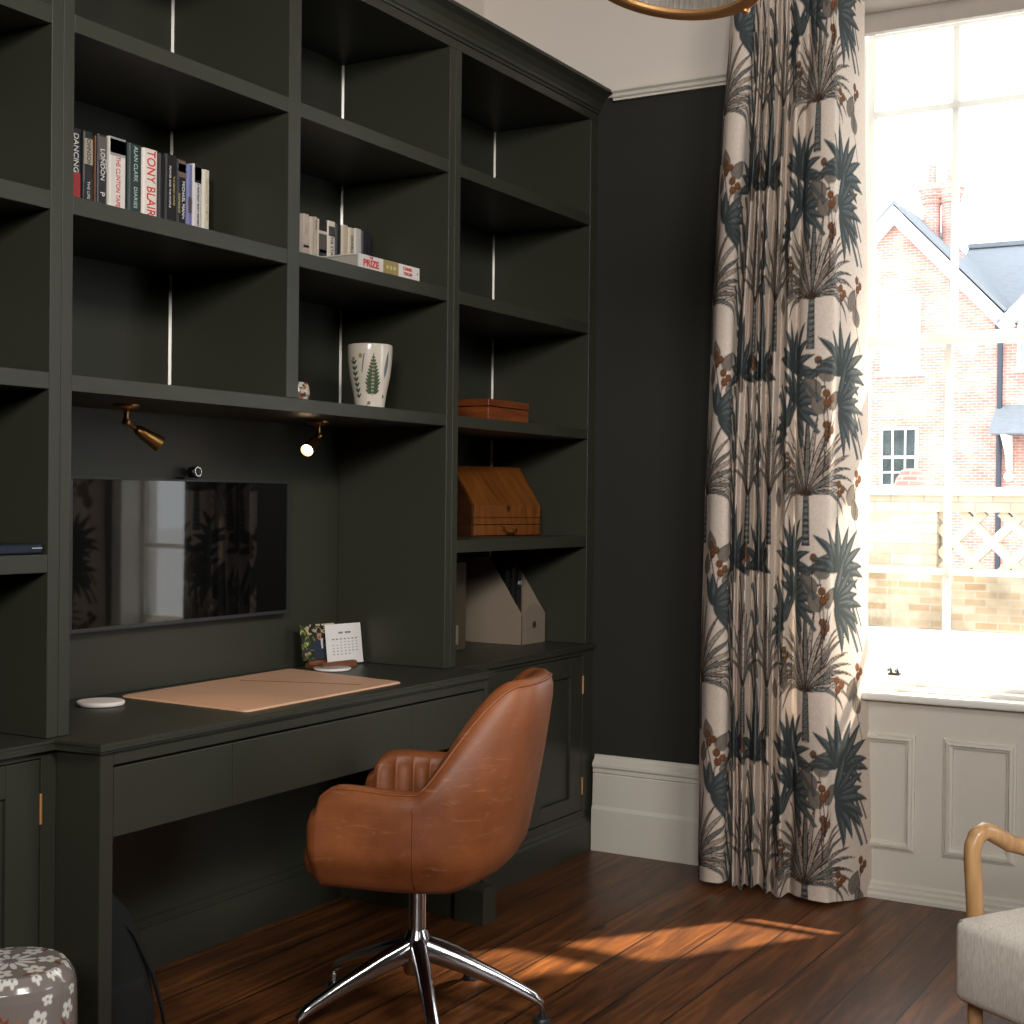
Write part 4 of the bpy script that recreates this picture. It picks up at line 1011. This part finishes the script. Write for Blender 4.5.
sh = 1-ss(.80*UL, .92*UL, u)[None]            # the return toward the window keeps its place
Xc_ = X0_[None]*1.0
Xc_ = np.where(True, Xc_+(amp-1)*(X0_[None]-Xm)*sh, 0)
# wavering and pinch pleats near the heading
Xc_ = Xc_+.006*np.sin(UU*9+ZZ*2.1)*sh+.004*np.sin(UU*23-ZZ*3.3)*sh*np.exp(-((ZZ-.4)/.6)**2)
pp = np.exp(-((ZZ-2.86)/.10)**2); Xc_ = Xc_-.020*pp*np.abs(np.sin(UU*PI/.12))**.5*sh
Yc_ = Yc_+(.030*ss(1.5, 2.9, ZZ)-.036*ss(1.2, 0, ZZ))*ss(.72*UL, UL, UU)
Yc_ = Yc_+.004*np.sin(UU*17+ZZ*2.7)*sh
hem = .010+.008*np.sin(UU*14)*np.exp(-ZZ/.2)+.004*ss(.55*UL, .35*UL, UU)*np.exp(-ZZ/.25)
Zc = ZZ+hem*np.exp(-ZZ/.35)
CV = np.stack([Xc_, Yc_, Zc], -1)
CC_ = fab.sample(UU, ZZ)
weave = 1+.05*np.random.RandomState(2).randn(*UU.shape)[..., None]
CC_ = np.clip(CC_*weave, 0, 1)
CURT = vcol_mat('printed_linen', rough=.85, trans=.16, spec=.15)
cu = grid_mesh('curtain', CV, CC_, CURT)
tag(cu, 'floor-length palm-print curtain in cream, teal and rust, left of the window', 'curtain', 'palm print curtains at the window')
cu2 = cu.copy(); COL.objects.link(cu2); cu2.name = 'curtain'; cu2.scale = (1, -1, 1); cu2.location = (0, 2.05, 0)
tag(cu2, 'matching palm-print curtain beyond the window, seen mirrored in the dark screen', 'curtain', 'palm print curtains at the window')

# ------------------------------------------------------------------ pendant
PCx = Vector((2.2993, 1.0339, 2.1784)); PNn = Vector((.1772, -.0946, .9796)).normalized()
pn = thing('pendant_light', 'brass ringed pendant light with upright glass rods, at the picture top', 'pendant light', (PCx.x, PCx.y, CEIL))
PM = Matrix.Translation(PCx) @ PNn.to_track_quat('Z', 'Y').to_matrix().to_4x4()
PR = .171
def band_ring(r0, r1, z0, z1, bev=.003):
    return [(r0, z0+bev), (r0+bev, z0), (r1-bev, z0), (r1, z0+bev), (r1, z1-bev), (r1-bev, z1), (r0+bev, z1), (r0, z1-bev), (r0, z0+bev)]
B().lathe(band_ring(PR-.026, PR, 0, .012), (0, 0, 0), 72, M=PM, cap=False).make('lower_ring', BRASSL, pn, 40)
B().lathe(band_ring(PR-.026, PR, .21, .222), (0, 0, 0), 72, M=PM, cap=False).make('upper_ring', BRASSL, pn, 40)
gr = B()
for i in range(84):
    a = 2*PI*i/84; gr.lathe([(.0052, .012), (.0052, .210)], ((PR-.010)*math.cos(a), (PR-.010)*math.sin(a), 0), 8, M=PM)
ro = gr.make('glass_rods', RODG, pn, 40)
for i in range(3):
    a = R(-94+120*i); x, y = (PR-.002)*math.cos(a), (PR-.002)*math.sin(a)
    b_ = B(); b_.lathe([(.0045, .0), (.0045, .222)], (x, y, 0), 10, M=PM); b_.lathe([(.001, -.006), (.006, -.004), (.008, .002), (.006, .012), (.001, .014)], (x, y, 0), 12, M=PM)
    b_.make('brass_rod', BRASSL, pn, 40)
topc = PM @ Vector((0, 0, .222)); apex = Vector((PCx.x, PCx.y, 2.62))
hg = B()
for i in range(3):
    a = R(-94+120*i); hg.tube([PM @ Vector(((PR-.006)*math.cos(a), (PR-.006)*math.sin(a), .218)), apex], .003, 8)
hg.tube([apex, Vector((PCx.x, PCx.y, CEIL-.02))], .005, 8); hg.lathe([(.001, -.03), (.05, -.028), (.06, -.001), (.001, -.001)], (PCx.x, PCx.y, CEIL), 24)
hg.make('suspension', BRASSL, pn, 40)

# ------------------------------------------------------------------ armchair
C0 = Vector((2.998, .691, 0)); Bk = Vector((.839, -.545, 0)).normalized(); Wd = Vector((-.545, -.839, 0)).normalized()
AM = Matrix(((Bk.x, Wd.x, 0, C0.x), (Bk.y, Wd.y, 0, C0.y), (0, 0, 1, 0), (0, 0, 0, 1)))
ac = thing('armchair', 'oatmeal linen armchair with curved pale wooden arms, cut off at the lower right corner', 'armchair', AM @ Vector((.3, .3, 0)))
def AP(b, w, z_): return AM @ Vector((b, w, z_))
st = B().box(0, .60, 0, .60, .245, .415, bev=.022, seg=4, M=AM)
bmesh.ops.subdivide_edges(st.bm, edges=[e for e in st.bm.edges if e.calc_length() > .3], cuts=10, use_grid_fill=True)
iv = AM.inverted()
for v in st.bm.verts:
    p = iv @ v.co
    a, b_ = (p.x-.3)/.3, (p.y-.3)/.3
    if p.z > .40: v.co.z += .022*max(0, 1-a*a)*max(0, 1-b_*b_)**.7
    if p.x < .03: v.co -= Bk*.012*max(0, 1-b_*b_)*math.sin(PI*min(1, max(0, (p.z-.245)/.17)))
st.make('seat', LINEN, ac, 60)
pp_ = B()
pp_.tube([AP(.012, .012, .408), AP(.012, .588, .408)], .004, 6); pp_.tube([AP(.012, .012, .408), AP(.588, .012, .408)], .004, 6)
pp_.make('piping', LINEN, ac, 180)
BMx = AM @ Matrix.Translation((.52, 0, .40)) @ Matrix.Rotation(R(16), 4, 'Y')
B().box(0, .11, .03, .57, 0, .42, bev=.04, seg=4, M=BMx).make('backrest', LINEN, ac, 60)
for w, nm in ((-.021, 'a'), (.621, 'b')):
    pth = [AP(.092, w, .0), AP(.089, w, .20), AP(.086, w, .40), AP(.079, w, .48), AP(.074, w, .522), AP(.076, w, .550), AP(.087, w, .569), AP(.107, w, .578), AP(.131, w, .571), AP(.18, w, .545), AP(.25, w, .525), AP(.40, w, .515), AP(.56, w, .52)]
    B().tube(pth, [.014, .016, .0185, .018, .0175, .018, .0185, .0185, .0185, .0185, .019, .019, .017], 14).make('arm', PALEWOOD, ac, 60)
    B().tube([AP(.66, w, 0), AP(.60, w, .25), AP(.55, w, .52), AP(.62, w, .82)], [.013, .017, .018, .014], 12).make('rear_leg', PALEWOOD, ac, 60)
sr = B(); sr.box(.07, .58, .03, .57, .225, .25, bev=.004, M=AM); sr.make('seat_frame', PALEWOOD, ac)

# ------------------------------------------------------------------ ceramic stool
gc = (1.79, 2.085, 0)
gs = thing('ceramic_stool', 'grey glazed ceramic drum stool with white blossoms, at the lower left corner', 'stool', gc)
GB = (.215, .185, .168); GW = (.74, .72, .68); GR_ = (.20, .075, .045); GT = (.30, .17, .12)
RS = .118; HS = .412
top = Art(.27, .27, .0009, GB); side_ = Art(2*PI*RS, .46, .0011, GB)
def blossom(A, c, r, rot=0, n=5):
    for i in range(n):
        a = rot+2*PI*i/n; A.ell((c[0]+r*.62*math.cos(a), c[1]+r*.62*math.sin(a)), r*.44, r*.36, GW, rot=a)
    A.ell(c, r*.2, r*.2, GB)
def tulip(A, c, r, rot=0):
    ca, sa = math.cos(rot), math.sin(rot)
    Rr_ = lambda x, y: (c[0]+(x*ca-y*sa)*r, c[1]+(x*sa+y*ca)*r)
    A.poly([Rr_(-.5, -.8), Rr_(-.75, .1), Rr_(-.85, .8), Rr_(-.35, .4), Rr_(0, .95), Rr_(.35, .4), Rr_(.85, .8), Rr_(.75, .1), Rr_(.5, -.8)], GT)
    A.poly([Rr_(-.42, -.7), Rr_(-.62, .1), Rr_(-.68, .6), Rr_(-.28, .28), Rr_(0, .75), Rr_(.28, .28), Rr_(.68, .6), Rr_(.62, .1), Rr_(.42, -.7)], GR_)
    A.ell(Rr_(0, -.15), r*.24, r*.36, GW, rot)
rg = random.Random(4)
c_ = (.135, .135)
for i in range(12):
    a = 2*PI*i/12; top.ell((c_[0]+.030*math.cos(a), c_[1]+.030*math.sin(a)), .017, .0055, GW, rot=a)
for i in range(7):
    a = 2*PI*i/7+.2; blossom(top, (c_[0]+.066*math.cos(a), c_[1]+.066*math.sin(a)), .019, a)
    a2 = a+.45; sp = [(c_[0]+q*math.cos(a2+(q-.05)*9), c_[1]+q*math.sin(a2+(q-.05)*9)) for q in np.linspace(.045, .104, 10)]
    top.stroke(sp, .003, GT); top.leaf(arc(sp[5], rg.uniform(0, 6), .022, .4, 8), .004, GR_); top.leaf(arc(sp[7], rg.uniform(0, 6), .020, -.4, 8), .004, GT)
    for q in (-.22, .08, .25): blossom(top, (c_[0]+.098*math.cos(a+q), c_[1]+.098*math.sin(a+q)), .0095, a+q)
for i in range(11):
    for j in range(4):
        u_ = (i+.5*(j % 2)+.25)/11*2*PI*RS; v_ = .055+j*.095
        if (i+j) % 3 == 0: tulip(side_, (u_, v_), .022, rg.uniform(-.3, .3)); side_.leaf(arc((u_+.018, v_-.02), .5, .04, .3, 8), .005, GT); side_.leaf(arc((u_-.018, v_-.02), -.5, .04, -.3, 8), .005, GT)
        else:
            blossom(side_, (u_, v_), .017, rg.uniform(0, 6)); blossom(side_, (u_+.018, v_+.032), .011, rg.uniform(0, 6))
            side_.stroke(arc((u_, v_-.04), .1, .04, .3, 6), .003, GT); side_.leaf(arc((u_, v_-.035), -.8, .035, .4, 8), .0045, GR_)
prof_s = [(.001, 0), (RS*.90, 0), (RS*.93, .006), (RS*.985, .05), (RS, .12), (RS, .30), (RS*.995, .352), (RS*.985, .372), (RS*.955, .389), (RS*.90, .400), (RS*.82, HS), (.001, HS+.004)]
def stool_art(A, V, Rr, Z):
    C = side_.sample((A % (2*PI))*RS, np.clip(Z, 0, .45)); m = Z > .380
    C2 = top.sample(.135+Rr*np.cos(A), .135+Rr*np.sin(A)); C[m] = C2[m]; return C
lathe_art('drum', prof_s, gc, 440, 360, stool_art, vcol_mat('stool_glaze', rough=.16, spec=.5, coat=.4), gs)

# ------------------------------------------------------------------ backpack under the desk
bg = thing('backpack', 'black fabric bag slumped under the desk against its left side, strap hanging', 'bag', (2.38, 2.5, 0))
bb = B(); rows = []
for (z_, hx, hy, dx) in ((.002, .10, .12, -.02), (.02, .12, .14, -.02), (.10, .125, .145, -.022), (.22, .11, .135, -.035), (.32, .085, .115, -.055), (.39, .055, .085, -.08), (.425, .025, .03, -.095)):
    ring = []
    for k_ in range(28):
        t_ = 2*PI*k_/28; cc_, sn = math.cos(t_), math.sin(t_); w_ = 1+.03*math.sin(5*t_+z_*20)
        ring.append(bb.bm.verts.new((2.365+dx+math.copysign(abs(cc_)**.6, cc_)*hx*w_, 2.48+math.copysign(abs(sn)**.6, sn)*hy*w_, z_)))
    rows.append(ring)
for q_, w_ in zip(rows, rows[1:]):
    for k_ in range(28): bb.bm.faces.new((q_[k_], q_[(k_+1) % 28], w_[(k_+1) % 28], w_[k_]))
bb.bm.faces.new(rows[0][::-1]); bb.bm.faces.new(rows[-1])
bb.make('body', BLACKF, bg, 180)
pk = B(); pk.box(2.25, 2.39, 2.33, 2.365, .04, .18, bev=.017, seg=4); pk.make('pocket', BLACKF, bg, 60)
B().tube([(2.275, 2.44, .40), (2.33, 2.40, .35), (2.375, 2.36, .27), (2.415, 2.345, .18), (2.45, 2.345, .08), (2.465, 2.35, .025)], [.012, .014, .015, .014, .012, .011], 10, flat=.35).make('strap', BLACKF, bg, 180)
B().box(2.455, 2.49, 2.33, 2.37, .004, .030, bev=.005).make('buckle', BLACK, bg)

# ------------------------------------------------------------------ outside
BRICK = brick_mat('red_brick', (.60, .31, .25), (.47, .235, .195), (.62, .52, .48), .23, .078, .010, var=.30)
STONE = brick_mat('sandstone_blocks', (.40, .315, .215), (.50, .425, .325), (.33, .28, .22), .46, .145, .012, var=.28)
STONE2 = brick_mat('sandstone_rubble', (.30, .205, .115), (.44, .36, .255), (.36, .305, .23), .30, .105, .012, var=.40)
COPE = mat('pale_coping', (.50, .46, .40), rough=.9, var=.08, scale=3)
LATT = mat('sandstone_lattice', (.46, .385, .28), rough=.9, var=.12, scale=4)
SLATE = mat('grey_slate', (.20, .22, .245), rough=.9, var=.25, scale=6, stretch=(1, 1, 6), spec=.1)
BARGE = mat('white_bargeboard', (.82, .80, .77), rough=.6, var=.03)
DPIPE = mat('dark_blue_iron', (.03, .04, .06), rough=.5)
PAVE = mat('sunlit_pavement', (.86, .83, .78), rough=.95, var=.03)
PANE_D = mat('dark_pane', (.06, .075, .075), rough=.6, var=.7, scale=2, spec=.02)
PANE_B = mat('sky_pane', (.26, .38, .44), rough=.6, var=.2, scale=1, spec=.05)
BLIND = mat('white_blind', (.86, .84, .82), rough=.8, var=.02)
struct(box('pavement', PAVE, (W+.6, 90, -50, 60, -.55, -.45), bev=0))
hs = thing('street_house', 'red brick house with steep gable, chimney and white windows across the road', 'house', (42, 10, -.45))
HX = 40.0; G0 = -.45
# main gable: apex (11.0, 9.29), eaves at y 7.95 / 14.05, z 6.1 ; right wing gable apex (4.85, 9.3)
fw_ = B()
fw_.prism([(14.05, G0), (14.05, 6.15), (11.0, 9.25), (7.95, 6.15), (7.95, G0)], 'X', HX, HX+.4)
fw_.prism([(7.95, G0), (7.95, 6.15), (4.85, 9.25), (1.75, 6.15), (1.75, G0)], 'X', HX, HX+.4)
fw_.make('front_wall', BRICK, hs)
bgb = B()
for nb, (a, b_) in enumerate((((11.0, 9.55), (7.72, 6.10)), ((11.0, 9.55), (14.3, 6.10)), ((4.85, 9.55), (8.10, 6.25)), ((4.85, 9.55), (1.5, 6.10)))):
    d = np.array(b_)-np.array(a); L = np.hypot(*d); n_ = np.array([-d[1], d[0]])/L
    if n_[1] > 0: n_ = -n_
    w_ = .34
    bgb.prism([a, b_, tuple(np.array(b_)+n_*w_), tuple(np.array(a)+n_*w_)], 'X', HX-.25-.01*nb, HX-.12-.01*nb)
    bgb.prism([a, b_, tuple(np.array(b_)+n_*.10), tuple(np.array(a)+n_*.10)], 'X', HX-.33-.01*nb, HX+.5)
bgb.make('bargeboard', BARGE, hs)
rfm = B()
for yc in (11.0, 4.85):
    for sg in (-1, 1): rfm.prism([(yc, 9.6), (yc+sg*3.35, 6.1), (yc+sg*3.35, 6.22), (yc, 9.72)], 'X', HX-.26, HX+6)
rfm.prism([(HX+2.0, 6.2), (HX+6.2, 9.35), (HX+10, 6.2)], 'Y', 3.0, 10.4)
rfm.make('roof', SLATE, hs)
B().box(HX+6.05, HX+6.35, 3.0, 10.4, 9.30, 9.46, bev=.03).make('ridge_tiles', SLATE, hs)
cy = 10.35; cb = B()
cb.box(HX+2, HX+2.9, cy-.55, cy+.55, 6.5, 8.6, bev=.02)
for dy in (-.27, .27):
    cb.lathe([(.27, 8.6), (.30, 8.65), (.25, 8.8), (.25, 10.0), (.31, 10.08), (.28, 10.16), (.36, 10.26), (.33, 10.34), (.40, 10.46), (.36, 10.6), (.12, 10.66), (.12, 11.15), (.15, 11.2), (.001, 11.2)], (HX+2.45, cy+dy, 0), 14)
cb.make('chimney', BRICK, hs, 30)
def hwin(y0, y1, z0, z1, upper, lower, bars_v, bars_h, sill=True):
    f = B(); x = HX-.10; s = .075
    f.ring([(0, x+.1), (0, x), (s, x), (s, x+.1)], y0, y1, z0, z1)
    zm = (z0+z1)/2; f.box(x+.002, x+.1, y0+s, y1-s, zm-.04, zm+.04)
    for i in range(bars_v): y = y0+(y1-y0)*(i+1)/(bars_v+1); f.box(x+.012, x+.08, y-.025, y+.025, z0, z1)
    for q in bars_h: f.box(x+.006, x+.08, y0+s, y1-s, z0+(z1-z0)*q-.025, z0+(z1-z0)*q+.025)
    w_ = f.make('window', BARGE, hs)
    B().box(x+.03, x+.06, y0+.02, y1-.02, zm, z1-.02).make('pane', upper, w_); B().box(x+.03, x+.06, y0+.02, y1-.02, z0+.02, zm).make('pane', lower, w_)
    if sill: B().box(HX-.12, HX+.02, y0-.15, y1+.15, z0-.14, z0, bev=.02).make('window_sill', BARGE, w_)
hwin(10.27, 11.36, 4.98, 7.05, BLIND, PANE_B, 1, [])
hwin(10.29, 11.34, 1.75, 3.42, PANE_D, PANE_D, 2, [.25])
hwin(6.6, 7.68, 4.98, 6.5, BLIND, PANE_B, 1, [])
hwin(6.35, 7.45, -.2, 3.2, BLIND, PANE_D, 0, [.3])
dp = B(); dp.tube([(HX-.1, 8.02, 5.95), (HX-.1, 8.12, 5.75), (HX-.1, 8.12, G0)], .075, 8); dp.box(HX-.2, HX, 7.95, 8.25, 5.85, 6.15, bev=.02); dp.make('downpipe', DPIPE, hs)
pc_ = B(); pc_.prism([(HX-.0, 3.98), (HX-1.1, 3.22), (HX-1.1, 3.16), (HX, 3.16)], 'Y', 6.0, 8.20); pc_.make('porch_roof', SLATE, hs)
pb = B(); pb.prism([(HX, 2.2), (HX-.12, 2.2), (HX-.35, 2.7), (HX-.95, 3.15), (HX, 3.15)], 'Y', 7.78, 7.92)
pb.make('porch_bracket', BARGE, hs)
B().lathe([(.13, 0), (.13, .05), (.05, .06), (.001, .03)], (0, 0, 0), 16, M=Matrix.Translation((HX, 7.87, 2.05)) @ Matrix.Rotation(-PI/2, 4, 'Y')).make('wall_vent', BARGE, hs)
gw = thing('garden_wall', 'pale sandstone boundary wall with coping and a diamond lattice opening', 'garden wall', (20, 4.8, G0))
wb = B(); wx = 20.0; LY1 = 4.88; LY0 = 2.10
wb.box(wx, wx+.4, LY1, 12, .36, 1.172); wb.box(wx, wx+.4, -4, LY0, .36, 1.172); wb.box(wx, wx+.4, -4, 12, 1.172, 1.395)
wb.make('upper_courses', STONE, gw)
box('lower_courses', STONE2, (wx-.03, wx+.42, -4, 12, G0, .36), gw, .01)
box('coping', COPE, (wx-.09, wx+.49, -4, 12, 1.395, 1.512), gw, .02)
la = B(); pr_ = .53; zc0, zc1 = .354, 1.172; H_ = zc1-zc0
n_ = 8
for i in range(-1, n_):
    y0 = LY0+i*pr_*.98
    for sg in (1, -1):
        a = np.array([y0, zc0-.1]) if sg > 0 else np.array([y0, zc1+.1]); b_ = a+np.array([H_+.2, sg*(H_+.2)])*1.0
        # clip to the opening
        def clipp(p, q):
            t0, t1 = 0., 1.; d = q-p
            for ax, lo, hi in ((0, LY0, LY1), (1, zc0, zc1)):
                ta, tb = (lo-p[ax])/d[ax], (hi-p[ax])/d[ax]; t0 = max(t0, min(ta, tb)); t1 = min(t1, max(ta, tb))
            return (p+d*t0, p+d*t1) if t1 > t0+.02 else None
        c2 = clipp(a, b_)
        if c2 is None: continue
        p, q = c2; d = (q-p)/np.hypot(*(q-p)); nn = np.array([-d[1], d[0]])*.058
        la.prism([tuple(p+nn), tuple(q+nn), tuple(q-nn), tuple(p-nn)], 'X', wx+.10+(.002 if sg > 0 else 0), wx+.28)
la.make('lattice', LATT, gw)
bp_ = thing('brick_pier', 'rounded pinkish brick pier cap rising behind the boundary wall', 'pier', (22.5, 6.0, G0))
B().box(22.3, 22.7, 5.70, 6.10, G0, 1.45, bev=.02).make('shaft', BRICK, bp_)
B().lathe([(.001, 0), (.27, 0), (.28, .05), (.255, .09), (.265, .14), (.235, .19), (.225, .24), (.17, .30), (.15, .36), (.07, .39), (.001, .39)], (22.5, 5.90, 1.44), 20).make('cap', BRICK, bp_, 30)

# ------------------------------------------------------------------ light
wd = bpy.data.worlds.new('sky'); sc.world = wd; wd.use_nodes = True
wn_ = wd.node_tree; bgk = wn_.nodes['Background']; bgk.inputs[0].default_value = (.93, .97, 1.0, 1); bgk.inputs[1].default_value = 4.9
def area(name, loc, aim, sx, sy, energy, col, spread=180):
    L = bpy.data.lights.new(name, 'AREA'); L.shape = 'RECTANGLE'; L.size = sx; L.size_y = sy; L.energy = energy; L.color = col; L.spread = R(spread)
    o = bpy.data.objects.new(name, L); COL.objects.link(o); o.location = loc
    o.rotation_euler = (Vector(loc)-Vector(aim)).to_track_quat('Z', 'Y').to_euler(); return o
L = bpy.data.lights.new('window_portal', 'AREA'); L.shape = 'RECTANGLE'; L.size = .62; L.size_y = 2.2; L.cycles.is_portal = True
o = bpy.data.objects.new('window_portal', L); COL.objects.link(o); o.location = (W+.17, 1.12, 1.76); o.rotation_euler = Vector((1, 0, 0)).to_track_quat('Z', 'Y').to_euler()
# daylight from the windows behind the viewer and from the rest of the bay, plus an added high fill lamp
area('rear_window', (-2.3, -1.0, 2.75), (4.6, 1.7, 1.9), 1.4, .9, 38, (1, .96, .915), 75)
area('high_fill', (.9, -1.3, 3.15), (2.9, 2.4, 1.55), 1.3, .7, 36, (1, .965, .90), 85)  # unseen area lamp under the ceiling, added to light the bookcase steeply
area('bay_window', (4.35, -1.9, 1.75), (2.9, 1.6, .5), 1.2, 2.0, 20, (.92, .96, 1.0), 120)
# low sun through the lower sash
SL = bpy.data.lights.new('sun_beam', 'SPOT'); SL.energy = 52000; SL.color = (1, .86, .68); SL.shadow_soft_size = .16; SL.spot_blend = .25
so_ = bpy.data.objects.new('sun_beam', SL); COL.objects.link(so_)
tgt = Vector((4.74, 1.10, 1.26)); sd = Vector((.70, -.50, 1.08)).normalized(); so_.location = tgt+sd*14
so_.rotation_euler = sd.to_track_quat('Z', 'Y').to_euler(); SL.spot_size = 2*math.atan(.62/14)

# ------------------------------------------------------------------ camera
cam = bpy.data.cameras.new('camera'); co_ = bpy.data.objects.new('camera', cam); COL.objects.link(co_)
fwv = Vector((.86417197, .50313546, -.007843)); rtv = Vector((.50319474, -.86410609, .01075734)); upv = Vector((.00136478, .01324274, .99991138))
co_.matrix_world = Matrix(((rtv.x, upv.x, -fwv.x, 0), (rtv.y, upv.y, -fwv.y, 0), (rtv.z, upv.z, -fwv.z, 1.26), (0, 0, 0, 1)))
cam.sensor_width = 36; cam.lens = 1435.43/1024*36; cam.clip_start = .05; cam.clip_end = 300
sc.camera = co_
sc.view_settings.view_transform = 'Standard'; sc.view_settings.look = 'None'; sc.view_settings.exposure = 0; sc.view_settings.gamma = 1
sc.cycles.use_denoising = True; sc.cycles.max_bounces = 8; sc.cycles.diffuse_bounces = 4; sc.cycles.sample_clamp_indirect = 6
sc.cycles.caustics_reflective = False; sc.cycles.caustics_refractive = False
